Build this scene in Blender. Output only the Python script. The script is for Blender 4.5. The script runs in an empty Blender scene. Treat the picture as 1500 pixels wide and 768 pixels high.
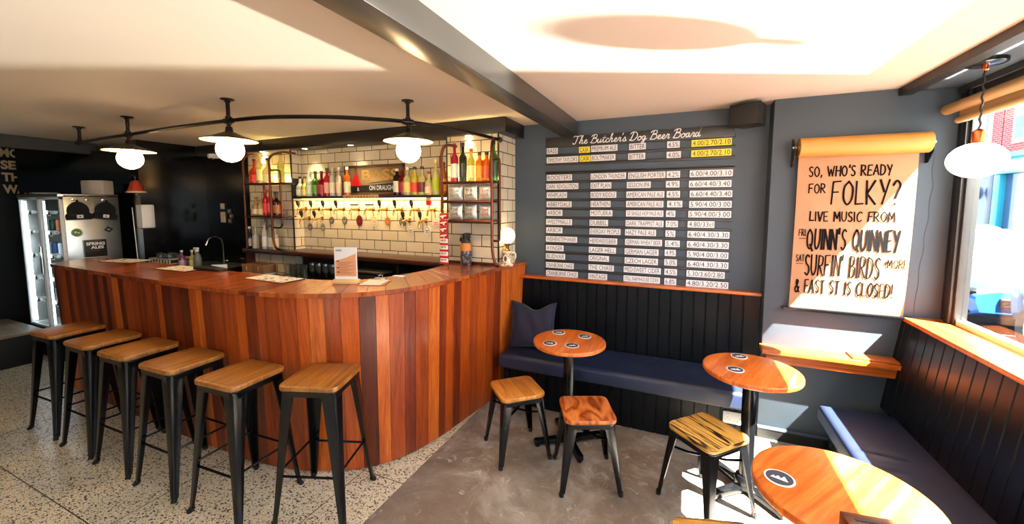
import bpy, bmesh, math, random
from mathutils import Vector, Matrix
random.seed(11)
SC = bpy.context.scene
COL = SC.collection
PI = math.pi

# ------------------------------------------------------------------ camera, sky, sun, exposure
F_PX, YAW, PITCH, EYE = 584.0, math.radians(23.6), math.atan(50 / 584.0), 1.70
cam_d = bpy.data.cameras.new('camera')
cam = bpy.data.objects.new('camera', cam_d); COL.objects.link(cam)
cam_d.sensor_fit = 'HORIZONTAL'; cam_d.sensor_width = 36.0
cam_d.lens = F_PX / 1500.0 * 36.0
cam_d.shift_y = -34.0 / 1500.0
cam_d.clip_start = 0.05
cam.location = (0, 0, EYE)
cam.rotation_euler = (PI / 2 - PITCH, 0, YAW)
SC.camera = cam

w = bpy.data.worlds.new('sky'); SC.world = w; w.use_nodes = True
nt = w.node_tree
bgn = nt.nodes['Background']
bgn.inputs['Color'].default_value = (0.78, 0.88, 1.0, 1)
bgn.inputs['Strength'].default_value = 8.0
SUN_E, GLINT_E, EXPO = 190.0, 1700.0, 0.2
PENDANT_E, SPOT_E, LED_E = 42.0, 11.0, 2.5
sun_d = bpy.data.lights.new('sun', 'SUN'); sun_d.energy = SUN_E; sun_d.angle = math.radians(0.6)
sun_d.color = (1.0, 0.93, 0.82)
sun = bpy.data.objects.new('sun', sun_d); COL.objects.link(sun)
sun.location = (8, -4, 12)
sun.rotation_euler = Vector((-0.645, 0.35, -1.0)).to_track_quat('-Z', 'Y').to_euler()

def area(name, loc, direction, sx, sy, energy, color, portal=False, spread=None):
    d = bpy.data.lights.new(name, 'AREA'); d.shape = 'RECTANGLE'; d.size = sx; d.size_y = sy
    d.energy = energy; d.color = color
    if spread: d.spread = spread
    d.cycles.is_portal = portal
    o = bpy.data.objects.new(name, d); COL.objects.link(o); o.location = loc
    o.rotation_euler = Vector(direction).to_track_quat('-Z', 'Y').to_euler()
    return o
# sunlight thrown back up from a parked car's bodywork in the street
area('street_sun_glint', (3.55, 4.12, 1.12), (-5.2, -2.3, 1.2), 0.07, 0.06, GLINT_E, (1.0, 0.94, 0.84))
# daylight openings (portals only guide the sky's own light)
area('portal_side', (1.58, 1.3, 1.7), (-1, 0, 0), 3.8, 1.4, 0, (1, 1, 1), True)
area('portal_rear', (-0.1, -2.55, 1.6), (0, 1, 0), 2.4, 1.6, 0, (1, 1, 1), True)

vs = SC.view_settings
vs.view_transform = 'Standard'; vs.look = 'None'; vs.exposure = EXPO; vs.gamma = 1.0
vs.use_curve_mapping = False
try:
    SC.cycles.use_denoising = True
    SC.cycles.max_bounces = 9; SC.cycles.diffuse_bounces = 5; SC.cycles.glossy_bounces = 4
    SC.cycles.transmission_bounces = 8; SC.cycles.transparent_max_bounces = 10
    SC.cycles.sample_clamp_indirect = 6.0
    SC.cycles.caustics_reflective = False; SC.cycles.caustics_refractive = False
except Exception:
    pass

# ------------------------------------------------------------------ materials
def lin(c):
    c = c.lstrip('#'); v = [int(c[i:i + 2], 16) / 255 for i in (0, 2, 4)]
    return tuple((x / 12.92 if x <= 0.04045 else ((x + 0.055) / 1.055) ** 2.4) for x in v) + (1.0,)
class NT:
    def __init__(s, name):
        s.m = bpy.data.materials.new(name); s.m.use_nodes = True
        s.t = s.m.node_tree; s.n = s.t.nodes; s.b = s.n['Principled BSDF']; s.out = s.n['Material Output']
    def add(s, t, **kw):
        n = s.n.new(t)
        for k, v in kw.items(): setattr(n, k, v)
        return n
    def lk(s, a, b): s.t.links.new(a, b)
    def uv(s, scale=(1, 1, 1), rot=0):
        tc = s.add('ShaderNodeTexCoord'); mp = s.add('ShaderNodeMapping')
        s.lk(tc.outputs['UV'], mp.inputs['Vector']); mp.inputs['Scale'].default_value = scale
        mp.inputs['Rotation'].default_value = (0, 0, rot)
        return mp.outputs['Vector']
    def noise(s, vec, scale, detail=4, rough=.55, dist=0):
        n = s.add('ShaderNodeTexNoise'); s.lk(vec, n.inputs['Vector'])
        n.inputs['Scale'].default_value = scale; n.inputs['Detail'].default_value = detail
        n.inputs['Roughness'].default_value = rough; n.inputs['Distortion'].default_value = dist
        return n.outputs['Fac']
    def ramp(s, fac, stops):
        r = s.add('ShaderNodeValToRGB'); s.lk(fac, r.inputs['Fac'])
        e = r.color_ramp.elements
        while len(e) < len(stops): e.new(0.5)
        for i, (p, c) in enumerate(stops): e[i].position = p; e[i].color = c if not isinstance(c, str) else lin(c)
        return r.outputs['Color']
    def mix(s, fac, a, b, blend='MIX'):
        n = s.add('ShaderNodeMix', data_type='RGBA', blend_type=blend)
        if isinstance(fac, (int, float)): n.inputs[0].default_value = fac
        else: s.lk(fac, n.inputs[0])
        for x, i in ((a, 6), (b, 7)):
            if isinstance(x, (tuple, str)): n.inputs[i].default_value = x if isinstance(x, tuple) else lin(x)
            else: s.lk(x, n.inputs[i])
        return n.outputs[2]
    def bump(s, h, strength=.2, dist=.005):
        n = s.add('ShaderNodeBump'); n.inputs['Strength'].default_value = strength; n.inputs['Distance'].default_value = dist
        s.lk(h, n.inputs['Height']); s.lk(n.outputs['Normal'], s.b.inputs['Normal'])
    def col(s, c):
        if isinstance(c, (tuple, str)): s.b.inputs['Base Color'].default_value = c if isinstance(c, tuple) else lin(c)
        else: s.lk(c, s.b.inputs['Base Color'])
    def set(s, **kw):
        for k, v in kw.items(): s.b.inputs[k.replace('_', ' ')].default_value = v
        return s.m
def plain(name, c, rough=.5, metal=0, vary=.0, scale=8, bump=0, **kw):
    k = NT(name)
    v = k.uv()
    if vary or bump:
        n = k.noise(v, scale, 5)
        base = lin(c)
        dk = tuple(x * (1 - vary) for x in base[:3]) + (1,); lt = tuple(min(1, x * (1 + vary)) for x in base[:3]) + (1,)
        k.col(k.ramp(n, [(.3, dk), (.7, lt)]))
        if bump: k.bump(k.noise(v, scale * 6, 3), bump, .003)
    else: k.col(c)
    return k.set(Roughness=rough, Metallic=metal, **kw)
def glow(name, c, strength):
    k = NT(name); k.col(c)
    k.b.inputs['Emission Color'].default_value = lin(c); k.b.inputs['Emission Strength'].default_value = strength
    return k.set(Roughness=.4)
def wood(name, dark, mid, light, along='v', rough=.35, freq=1.0, knots=.0, coat=.0):
    k = NT(name)
    oi = k.add('ShaderNodeObjectInfo')
    sc = (14 * freq, .9 * freq, 1) if along == 'v' else (.9 * freq, 14 * freq, 1)
    v = k.uv(sc)
    ad = k.add('ShaderNodeVectorMath', operation='ADD'); k.lk(v, ad.inputs[0])
    cb = k.add('ShaderNodeCombineXYZ'); ml = k.add('ShaderNodeMath', operation='MULTIPLY'); ml.inputs[1].default_value = 17.0
    k.lk(oi.outputs['Random'], ml.inputs[0]); k.lk(ml.outputs[0], cb.inputs[0]); k.lk(ml.outputs[0], cb.inputs[1]); k.lk(cb.outputs[0], ad.inputs[1])
    v = ad.outputs[0]
    n1 = k.noise(v, 1.6, 6, .6, 1.2); n2 = k.noise(v, 9, 3, .6, .3)
    c = k.ramp(n1, [(.28, dark), (.48, mid), (.72, light)])
    c2 = k.ramp(n2, [(.35, (.55, .5, .45, 1)), (.6, (1, 1, 1, 1))])
    k.col(k.mix(.55, c, c2, 'MULTIPLY'))
    k.bump(n2, .12, .002)
    return k.set(Roughness=rough, Coat_Weight=coat, Coat_Roughness=.15)

M = {}
M['ceiling'] = plain('ceiling_paint', '#d9d0c2', .75, vary=.03, scale=1.5, bump=.06)
M['wall_grey'] = plain('slate_blue_paint', '#38444f', .62, vary=.05, scale=2.5, bump=.10)
M['wall_dark'] = plain('charcoal_paint', '#121515', .55, vary=.12, scale=2, bump=.05)
M['black_gloss'] = plain('black_gloss_wall', '#0b0d0f', .16, vary=.1, scale=2)
M['soffit'] = plain('soffit_paint', '#161311', .35, vary=.1, scale=3)
M['beam'] = plain('beam_paint', '#2c2b29', .28, vary=.10, scale=3, bump=.05)
M['navy_board'] = plain('midnight_panel_paint', '#04060b', .34, vary=.15, scale=5, bump=.06, Specular_IOR_Level=.22)
M['bench_vinyl'] = plain('navy_vinyl', '#172038', .40, vary=.08, scale=6, bump=.10)
M['cushion'] = plain('indigo_velvet', '#0f0d28', .85, vary=.25, scale=10, bump=.15, Sheen_Weight=.3, Sheen_Roughness=.4)
M['steel_black'] = plain('black_metal', '#08090b', .22, .0, vary=.2, scale=9, Specular_IOR_Level=.42)
M['iron'] = plain('dark_iron_pipe', '#241f1d', .34, .8, vary=.2, scale=14)
M['copper'] = plain('copper_pipe', '#5c3020', .36, .85, vary=.2, scale=16)
M['copper_bright'] = plain('bright_copper', '#d06a3a', .25, .9)
M['chrome'] = plain('chrome', '#d6d4cf', .14, 1.0)
M['brass'] = plain('brass', '#c79a5a', .22, 1.0)
M['rubber'] = plain('black_rubber', '#0d0d0e', .7)
M['black'] = plain('matt_black', '#09090a', .5)
M['black_screen'] = plain('screen_glass', '#050607', .10)
M['white'] = plain('white_plastic', '#e2e1dd', .4)
M['white_paper'] = plain('white_paper', '#e9e6df', .7)
M['strip_white'] = plain('white_label_strip', '#e8e3e2', .45)
M['strip_yellow'] = plain('yellow_label_strip', '#f2d838', .45)
M['ink'] = plain('black_ink', '#100e0f', .8, Specular_IOR_Level=.05)
M['board'] = plain('board_brown_black', '#1f1d1d', .5, vary=.08, scale=5)
M['script_white'] = plain('sign_white', '#f4f2ee', .5)
M['cream_text'] = plain('cream_sign_paint', '#ffdfae', .6)
M['kraft'] = plain('kraft_paper', '#9a6f4d', .75, vary=.05, scale=4, bump=.05)
M['kraft_roll'] = plain('kraft_roll', '#b07c34', .6, vary=.04, scale=4)
M['stainless'] = plain('brushed_stainless', '#a9aaa4', .30, .9, vary=.12, scale=3)
M['shade_out'] = plain('shade_enamel', '#4a4436', .4, .3)
M['shade_in'] = plain('shade_cream', '#efe4b8', .45)
M['globe'] = glow('lit_opal_globe', '#ffd9a0', PENDANT_E)
M['globe_cool'] = glow('lit_window_globe', '#fff3dd', 9.0)
M['globe_lamp'] = glow('lit_bar_lamp_globe', '#ffdf9c', 9.0)
M['spot'] = glow('downlight_lens', '#fff0cf', 25.0)
M['led'] = glow('led_strip', '#ffd98a', LED_E)
M['led_cool'] = glow('fridge_led', '#dff2ff', 7.0)
M['red'] = plain('red_paint', '#c8161e', .4)
M['gold'] = plain('gold_leaf', '#b98d3c', .35, .6)
M['mirror_field'] = plain('antique_mirror', '#6a5634', .25, .35, vary=.15, scale=5)
M['orange_edge'] = wood('oiled_ledge_wood', '#8a3f12', '#b4581c', '#cc7430', 'u', .35)
M['ledge_u'] = M['orange_edge']
M['ledge_v'] = wood('oiled_ledge_wood_y', '#8a3f12', '#b4581c', '#cc7430', 'v', .35)
M['table'] = wood('table_cherry', '#a4480f', '#cc661c', '#de8436', 'v', .30, .8, coat=.2)
M['table_edge'] = M['table']
M['seat'] = wood('elm_seat', '#6a3e14', '#a06322', '#ba7e34', 'v', .42, .9)
M['seat_hi'] = wood('orange_elm_seat', '#8c4f1c', '#c47a2e', '#dba050', 'v', .40, .8)
def swirl():
    k = NT('red_grain_seat'); v = k.uv((3.2, 1.1, 1))
    n = k.noise(v, 2.6, 2, .45, .4)
    m9 = k.add('ShaderNodeMath', operation='MULTIPLY'); m9.inputs[1].default_value = 11; k.lk(n, m9.inputs[0])
    fr = k.add('ShaderNodeMath', operation='PINGPONG'); fr.inputs[1].default_value = 1; k.lk(m9.outputs[0], fr.inputs[0])
    k.col(k.ramp(fr.outputs[0], [(.0, '#6a2a10'), (.3, '#a5501c'), (1, '#cc7a38')])); return k.set(Roughness=.38)
M['seat_red'] = swirl()
def striped():
    k = NT('worn_striped_seat'); v = k.uv((1.0, 13, 1))
    n = k.noise(v, 1.3, 3, .5, .9); f = k.noise(v, 7, 4, .6)
    base = k.ramp(f, [(.3, '#b98430'), (.7, '#dcae56')])
    band = k.ramp(n, [(.40, (0, 0, 0, 1)), (.43, (1, 1, 1, 1)), (.455, (1, 1, 1, 1)), (.48, (0, 0, 0, 1)), (.56, (0, 0, 0, 1)), (.58, (1, 1, 1, 1)), (.605, (1, 1, 1, 1)), (.63, (0, 0, 0, 1))])
    k.col(k.mix(band, base, '#1c1008')); return k.set(Roughness=.42)
M['seat_worn'] = striped()
M['seat_line'] = plain('seat_groove', '#4a2a10', .6)
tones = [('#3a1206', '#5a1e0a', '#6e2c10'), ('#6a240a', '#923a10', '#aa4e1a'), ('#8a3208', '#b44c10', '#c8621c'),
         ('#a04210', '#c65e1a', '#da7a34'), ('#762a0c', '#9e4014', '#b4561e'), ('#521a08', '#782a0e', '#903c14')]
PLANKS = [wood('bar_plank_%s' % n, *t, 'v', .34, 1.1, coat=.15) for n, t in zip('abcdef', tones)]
TOPS = [wood('bar_top_%s' % n, *t, 'v', .26, 1.0, coat=.35) for n, t in zip('abcd', [('#6a2a10', '#8e3f18', '#a55425'), ('#7c3312', '#a64d1c', '#bb652c'), ('#8a3a14', '#b0561f', '#c47032'), ('#5e240f', '#813817', '#984a20')])]
M['dark_wood'] = wood('backbar_mahogany', '#2a100a', '#411a10', '#572617', 'u', .3, 1.0, coat=.3)

def tile_mat():
    k = NT('bevelled_metro_tiles'); v = k.uv()
    b = k.add('ShaderNodeTexBrick'); k.lk(v, b.inputs['Vector'])
    b.offset = .5; b.inputs['Scale'].default_value = 1; b.inputs['Brick Width'].default_value = .205; b.inputs['Row Height'].default_value = .1025
    b.inputs['Mortar Size'].default_value = .0035; b.inputs['Mortar Smooth'].default_value = .1; b.inputs['Bias'].default_value = 0
    b.inputs['Color1'].default_value = lin('#dccdb0'); b.inputs['Color2'].default_value = lin('#d2c2a2'); b.inputs['Mortar'].default_value = lin('#1d1916')
    k.col(b.outputs['Color'])
    inv = k.add('ShaderNodeMath', operation='SUBTRACT'); inv.inputs[0].default_value = 1; k.lk(b.outputs['Fac'], inv.inputs[1])
    k.bump(inv.outputs[0], .5, .004)
    return k.set(Roughness=.18)
M['tile'] = tile_mat()
def terrazzo():
    k = NT('terrazzo'); v = k.uv()
    def chips(scale, lo, seed):
        mp = k.add('ShaderNodeMapping'); k.lk(v, mp.inputs['Vector']); mp.inputs['Location'].default_value = (seed, seed * .7, 0)
        mp.inputs['Rotation'].default_value = (0, 0, seed)
        mp.inputs['Scale'].default_value = (1.0, 1.5, 1)
        vo = k.add('ShaderNodeTexVoronoi', feature='F1'); k.lk(mp.outputs[0], vo.inputs['Vector']); vo.inputs['Scale'].default_value = scale
        sep = k.add('ShaderNodeSeparateColor'); k.lk(vo.outputs['Color'], sep.inputs[0])
        a = k.add('ShaderNodeMath', operation='GREATER_THAN'); k.lk(sep.outputs[0], a.inputs[0]); a.inputs[1].default_value = lo
        d = k.add('ShaderNodeMath', operation='LESS_THAN'); k.lk(vo.outputs['Distance'], d.inputs[0]); d.inputs[1].default_value = .46
        m = k.add('ShaderNodeMath', operation='MULTIPLY'); k.lk(a.outputs[0], m.inputs[0]); k.lk(d.outputs[0], m.inputs[1])
        return m.outputs[0]
    base = k.ramp(k.noise(v, 2.0, 4), [(.3, '#dccfaf'), (.7, '#eee5cf')])
    c = k.mix(chips(95, .62, 1.3), base, '#f2ecdf')
    c = k.mix(chips(80, .76, 2.1), c, '#c0a070')
    c = k.mix(chips(62, .76, 3.7), c, '#3d3831')
    c = k.mix(chips(105, .78, 5.2), c, '#211e1b')
    br = k.add('ShaderNodeTexBrick'); k.lk(v, br.inputs['Vector']); br.offset = 0
    br.inputs['Scale'].default_value = 1; br.inputs['Brick Width'].default_value = .92; br.inputs['Row Height'].default_value = .92
    br.inputs['Mortar Size'].default_value = .003; br.inputs['Mortar Smooth'].default_value = 0
    c = k.mix(br.outputs['Fac'], c, '#4c443a')
    k.col(c)
    return k.set(Roughness=.30)
def concrete():
    k = NT('worn_concrete'); v = k.uv()
    a = k.noise(v, 1.3, 8, .65, .6); b = k.noise(v, 5, 8, .7, 1.0); d = k.noise(v, 7, 9, .75, 2.0)
    c = k.ramp(a, [(.34, '#5e544a'), (.5, '#8a8279'), (.64, '#b0a9a1')])
    c = k.mix(k.ramp(b, [(.45, (0, 0, 0, 1)), (.60, (.7, .7, .7, 1))]), c, '#75665a')
    c = k.mix(k.ramp(d, [(.57, (0, 0, 0, 1)), (.66, (.75, .75, .75, 1))]), c, '#c9c4bc')
    k.col(c); k.bump(b, .15, .004)
    return k.set(Roughness=.42)
M['terrazzo'] = terrazzo(); M['concrete'] = concrete()
def glass(name, c, tr=.85, rough=.05):
    k = NT(name); k.col(c); return k.set(Roughness=rough, Transmission_Weight=tr, IOR=1.45)
def pane():
    k = NT('window_glass'); k.n.remove(k.b)
    t = k.add('ShaderNodeBsdfTransparent'); t.inputs[0].default_value = (.97, .985, .98, 1)
    g = k.add('ShaderNodeBsdfGlossy'); g.inputs['Roughness'].default_value = .02
    mx = k.add('ShaderNodeMixShader'); mx.inputs[0].default_value = .05
    k.lk(t.outputs[0], mx.inputs[1]); k.lk(g.outputs[0], mx.inputs[2]); k.lk(mx.outputs[0], k.out.inputs['Surface'])
    return k.m
M['pane'] = pane()
M['glass'] = glass('drinking_glass', '#eef2f0', .95, .03)
def brickm(name, c1, c2, mor):
    k = NT(name); v = k.uv(); b = k.add('ShaderNodeTexBrick'); k.lk(v, b.inputs['Vector'])
    b.inputs['Scale'].default_value = 1; b.inputs['Brick Width'].default_value = .23; b.inputs['Row Height'].default_value = .075; b.inputs['Mortar Size'].default_value = .008
    b.inputs['Color1'].default_value = lin(c1); b.inputs['Color2'].default_value = lin(c2); b.inputs['Mortar'].default_value = lin(mor)
    k.col(b.outputs['Color']); return k.set(Roughness=.8)
M['brick'] = brickm('red_brick', '#6e161c', '#7e2228', '#8a6e68')

# ------------------------------------------------------------------ mesh building
_txt = {}
def text_geo(s, bold=0.0, shear=0.0, space=1.0):
    key = (s, bold, shear, space)
    if key in _txt: return _txt[key]
    cu = bpy.data.curves.new('t', 'FONT'); cu.body = s; cu.size = 1; cu.offset = bold; cu.shear = shear; cu.space_character = space
    cu.resolution_u = 3; cu.fill_mode = 'FRONT'
    o = bpy.data.objects.new('t', cu); COL.objects.link(o)
    dg = bpy.context.evaluated_depsgraph_get(); dg.update()
    me = o.evaluated_get(dg).to_mesh()
    vs_ = [(v.co.x, v.co.y) for v in me.vertices]; fs = [tuple(p.vertices) for p in me.polygons]
    o.evaluated_get(dg).to_mesh_clear()
    bpy.data.objects.remove(o); bpy.data.curves.remove(cu)
    _txt[key] = (vs_, fs)
    return _txt[key]
def catmull(P, n=6, closed=False):
    P = [Vector(p) for p in P]; out = []
    N = len(P)
    rng = range(N if closed else N - 1)
    for i in rng:
        g = (lambda j: P[j % N]) if closed else (lambda j: P[max(0, min(N - 1, j))])
        a, b, c, d = g(i - 1), g(i), g(i + 1), g(i + 2)
        for k in range(n):
            t = k / n
            out.append(.5 * ((2 * b) + (c - a) * t + (2 * a - 5 * b + 4 * c - d) * t * t + (3 * b - a - 3 * c + d) * t ** 3))
    if not closed: out.append(P[-1])
    return out
I4 = Matrix.Identity(4)
def T(x, y, z): return Matrix.Translation((x, y, z))
def RX(a): return Matrix.Rotation(a, 4, 'X')
def RY(a): return Matrix.Rotation(a, 4, 'Y')
def RZ(a): return Matrix.Rotation(a, 4, 'Z')
FACE_Y = RX(PI / 2)            # drawing plane (x right, y up) turned to face -Y
def wallm(x, y, z): return T(x, y, z) @ FACE_Y
FACE_X = RZ(PI / 2) @ RX(PI / 2)   # drawing plane turned to face +X (x runs along +Y)

class MB:
    def __init__(s): s.v = []; s.f = []; s.fm = []; s.mats = []; s.flat = []
    def mi(s, m):
        if isinstance(m, str): m = M[m]
        if m not in s.mats: s.mats.append(m)
        return s.mats.index(m)
    def add(s, vs_, fs, mat, X=I4, flat=False):
        o = len(s.v); i = s.mi(mat)
        s.v += [X @ Vector(v) for v in vs_]
        for f in fs: s.f.append(tuple(k + o for k in f)); s.fm.append(i); s.flat.append(flat)
        return s
    def bmadd(s, bm, mat, X=I4):
        bm.verts.ensure_lookup_table(); bm.verts.index_update()
        s.add([v.co.copy() for v in bm.verts], [tuple(v.index for v in f.verts) for f in bm.faces], mat, X); bm.free(); return s
    def box(s, x0, x1, y0, y1, z0, z1, mat, X=I4, bev=0, seg=2):
        bm = bmesh.new()
        bmesh.ops.create_cube(bm, size=1, matrix=T((x0 + x1) / 2, (y0 + y1) / 2, (z0 + z1) / 2) @ Matrix.Diagonal((abs(x1 - x0), abs(y1 - y0), abs(z1 - z0), 1)))
        if bev: bmesh.ops.bevel(bm, geom=bm.edges[:], offset=bev, segments=seg, profile=.5, affect='EDGES')
        return s.bmadd(bm, mat, X)
    def prism(s, poly, z0, z1, mat, X=I4, bev=0, seg=2):
        bm = bmesh.new()
        a = [bm.verts.new((p[0], p[1], z0)) for p in poly]; b = [bm.verts.new((p[0], p[1], z1)) for p in poly]
        n = len(poly)
        bm.faces.new(b); bm.faces.new(a[::-1])
        for i in range(n): bm.faces.new((a[i], a[(i + 1) % n], b[(i + 1) % n], b[i]))
        bmesh.ops.recalc_face_normals(bm, faces=bm.faces[:])
        if bev:
            ed = [e for e in bm.edges if abs(e.verts[0].co.z - e.verts[1].co.z) < 1e-6]
            bmesh.ops.bevel(bm, geom=ed, offset=bev, segments=seg, profile=.5, affect='EDGES')
        return s.bmadd(bm, mat, X)
    def lathe(s, prof, mat, n=20, X=I4):
        vs_, fs = [], []
        m = len(prof)
        for i in range(n):
            a = 2 * PI * i / n
            for r, z in prof: vs_.append((r * math.cos(a), r * math.sin(a), z))
        for i in range(n):
            j = (i + 1) % n
            for k in range(m - 1):
                q = [i * m + k, j * m + k, j * m + k + 1, i * m + k + 1]
                if prof[k][0] < 1e-6: q = [i * m + k, j * m + k + 1, i * m + k + 1]
                elif prof[k + 1][0] < 1e-6: q = [i * m + k, j * m + k, i * m + k + 1]
                fs.append(tuple(q))
        return s.add(vs_, fs, mat, X)
    def cyl(s, p0, p1, r0, mat, r1=None, n=12, X=I4):
        return s.tube([p0, p1], [r0, r0 if r1 is None else r1], mat, n, X)
    def tube(s, pts, r, mat, n=8, X=I4, caps=True, flat=1.0):
        P = [Vector(p) for p in pts]; vs_, fs = [], []
        R = r if isinstance(r, (list, tuple)) else [r] * len(P)
        up = None
        for i, p in enumerate(P):
            d = (P[min(i + 1, len(P) - 1)] - P[max(i - 1, 0)]).normalized()
            if up is None:
                up = Vector((0, 0, 1)) if abs(d.z) < .9 else Vector((1, 0, 0))
            a = (up - d * up.dot(d)).normalized(); up = a; b = d.cross(a)
            for k in range(n):
                t = 2 * PI * k / n
                vs_.append(p + a * R[i] * math.cos(t) * flat + b * R[i] * math.sin(t))
        for i in range(len(P) - 1):
            for k in range(n):
                l = (k + 1) % n
                fs.append((i * n + k, i * n + l, (i + 1) * n + l, (i + 1) * n + k))
        if caps: fs += [tuple(range(n))[::-1], tuple((len(P) - 1) * n + k for k in range(n))]
        return s.add(vs_, fs, mat, X)
    def sphere(s, c, rx, mat, ry=None, rz=None, n=20, X=I4):
        ry = rx if ry is None else ry; rz = rx if rz is None else rz
        h = n // 2
        prof = [(math.cos(-PI / 2 + PI * i / h), math.sin(-PI / 2 + PI * i / h)) for i in range(h + 1)]
        prof[0] = (0, -1); prof[-1] = (0, 1)
        return s.lathe(prof, mat, n, X @ T(*c) @ Matrix.Diagonal((rx, ry, rz, 1)))
    def text(s, t, w_, h_, mat, X, bold=.0, shear=0, fit='box', lift=.0012, space=1.0):
        vs_, fs = text_geo(t, bold, shear, space)
        if not vs_: return s
        xs = [v[0] for v in vs_]; ys = [v[1] for v in vs_]
        x0, x1, y0, y1 = min(xs), max(xs), min(ys), max(ys)
        sx, sy = w_ / max(1e-6, x1 - x0), h_ / max(1e-6, y1 - y0)
        if fit == 'keep': sx = sy = min(sx, sy)
        return s.add([((x - (x0 + x1) / 2) * sx, (y - (y0 + y1) / 2) * sy, lift) for x, y in vs_], fs, mat, X, True)
    def ribbon(s, pts, width, mat, X, lift=.0012):
        P = [Vector((p[0], p[1])) for p in pts]; vs_, fs = [], []
        for i, p in enumerate(P):
            d = (P[min(i + 1, len(P) - 1)] - P[max(i - 1, 0)])
            d = d.normalized() if d.length > 1e-9 else Vector((1, 0))
            n_ = Vector((-d.y, d.x)) * width / 2
            if i == 0: p = p - d * width * .3
            if i == len(P) - 1: p = p + d * width * .3
            vs_ += [(p.x + n_.x, p.y + n_.y, lift), (p.x - n_.x, p.y - n_.y, lift)]
        for i in range(len(P) - 1): fs.append((2 * i, 2 * i + 1, 2 * i + 3, 2 * i + 2))
        return s.add(vs_, fs, mat, X, True)
    def disc(s, r, mat, X, n=24, lift=0, ry=None):
        ry = r if ry is None else ry
        return s.add([(r * math.cos(2 * PI * i / n), ry * math.sin(2 * PI * i / n), lift) for i in range(n)], [tuple(range(n))], mat, X, True)
    def poly(s, pts, mat, X, lift=0):
        return s.add([(p[0], p[1], lift) for p in pts], [tuple(range(len(pts)))], mat, X, True)
    def build(s, name, parent=None, sharp=35, uvoff=None, **props):
        me = bpy.data.meshes.new(name)
        me.from_pydata([tuple(v) for v in s.v], [], s.f)
        for m in s.mats: me.materials.append(m)
        me.polygons.foreach_set('material_index', s.fm)
        me.polygons.foreach_set('use_smooth', [not x for x in s.flat])
        uv = me.uv_layers.new(name='UVMap')
        data = [0.0] * (2 * len(me.loops))
        for p in me.polygons:
            n_ = p.normal; ax = max(range(3), key=lambda i: abs(n_[i]) + (.001 if i == 2 else 0))
            for li in p.loop_indices:
                c = me.vertices[me.loops[li].vertex_index].co
                u, v_ = ((c.y, c.z), (c.x, c.z), (c.x, c.y))[ax]
                data[2 * li] = u; data[2 * li + 1] = v_
        uv.data.foreach_set('uv', data)
        me.update()
        me.set_sharp_from_angle(angle=math.radians(sharp))
        o = bpy.data.objects.new(name, me); COL.objects.link(o)
        if parent: o.parent = parent
        for k, v in props.items(): o[k] = v
        return o
def tag(o, label, cat, group=None, kind=None):
    o['label'] = label; o['category'] = cat
    if group: o['group'] = group
    if kind: o['kind'] = kind
    return o
def thing(name, label, cat, loc=(0, 0, 0), rz=0, group=None):
    o = bpy.data.objects.new(name, None); COL.objects.link(o); o.empty_display_size = .05
    o.location = loc; o.rotation_euler = (0, 0, rz)
    return tag(o, label, cat, group)
def struct(mb, name, **kw):
    o = mb.build(name, **kw); o['kind'] = 'structure'; return o
def kids(o): return [c for c in COL.objects if c.parent == o]
def copy_tree(src, loc, rz, label, group=None):
    r = src.copy(); COL.objects.link(r); r.location = loc; r.rotation_euler = (0, 0, rz); r['label'] = label
    if group: r['group'] = group
    for ch in kids(src):
        c = ch.copy(); COL.objects.link(c); c.parent = r
        for g in kids(ch):
            d = g.copy(); COL.objects.link(d); d.parent = c
    return r
def rrect(hx, hy, r, n=5):
    out = []
    for cx, cy, a0 in ((hx - r, hy - r, 0), (-hx + r, hy - r, PI / 2), (-hx + r, -hy + r, PI), (hx - r, -hy + r, 1.5 * PI)):
        for i in range(n + 1):
            a = a0 + PI / 2 * i / n; out.append((cx + r * math.cos(a), cy + r * math.sin(a)))
    return out
def groove_panel(mb, width, z0, z1, mat, X, pitch=.09, depth=.007, gap=.006, thick=.02):
    """tongue-and-groove boarding, front at local y=0 facing -y, x from 0 to width"""
    P = [(0, 0)]; x = pitch * .6
    while x < width - .02:
        P += [(x - gap, 0), (x - gap * .35, depth), (x + gap * .35, depth), (x + gap, 0)]; x += pitch
    P += [(width, 0), (width, thick), (0, thick)]
    return mb.prism(P, z0, z1, mat, X)

# ------------------------------------------------------------------ the room
CH = 2.42
m = MB()
m.add([(-8, -2.7, 0), (-1.53, -2.7, 0), (-1.53, 3.7, 0), (-8, 3.7, 0)], [(0, 1, 2, 3)], 'terrazzo')
m.add([(-1.53, -2.7, 0), (1.75, -2.7, 0), (1.75, 3.7, 0), (-1.53, 3.7, 0)], [(0, 1, 2, 3)], 'concrete')
m.box(-8, 1.75, -2.7, 3.7, -.12, -.004, 'concrete')
struct(m, 'floor')
struct(MB().box(-8.1, 1.565, -2.7, 3.7, CH, CH + .15, 'ceiling'), 'ceiling')
struct(MB().box(-8.1, .56, 3.45, 3.62, 0, CH, 'wall_grey'), 'wall_back')
struct(MB().box(.53, 1.565, 3.30, 3.60, 0, CH, 'wall_grey', bev=.004), 'wall_pillar')
m = MB(); m.box(-8.1, -7.8, -2.7, 3.6, 0, CH, 'wall_dark')
struct(m, 'wall_left')
struct(MB().box(-6.50, -6.42, -2.5, 2.42, 2.29, CH, 'wall_dark'), 'trim_bulkhead')
m = MB(); m.box(-5.78, -5.62, 2.45, 3.45, 0, CH, 'black_gloss'); m.box(-5.62, -4.72, 3.13, 3.45, 0, CH, 'black_gloss')
struct(m, 'wall_bar')
m = MB()
for x0, x1, z0, z1 in ((-8.1, -1.3, 0, CH), (-1.3, 1.1, 0, .9), (-1.3, 1.1, 2.3, CH), (1.1, 1.565, 0, CH)):
    m.box(x0, x1, -2.75, -2.55, z0, z1, 'wall_grey')
struct(m, 'wall_front')
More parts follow.
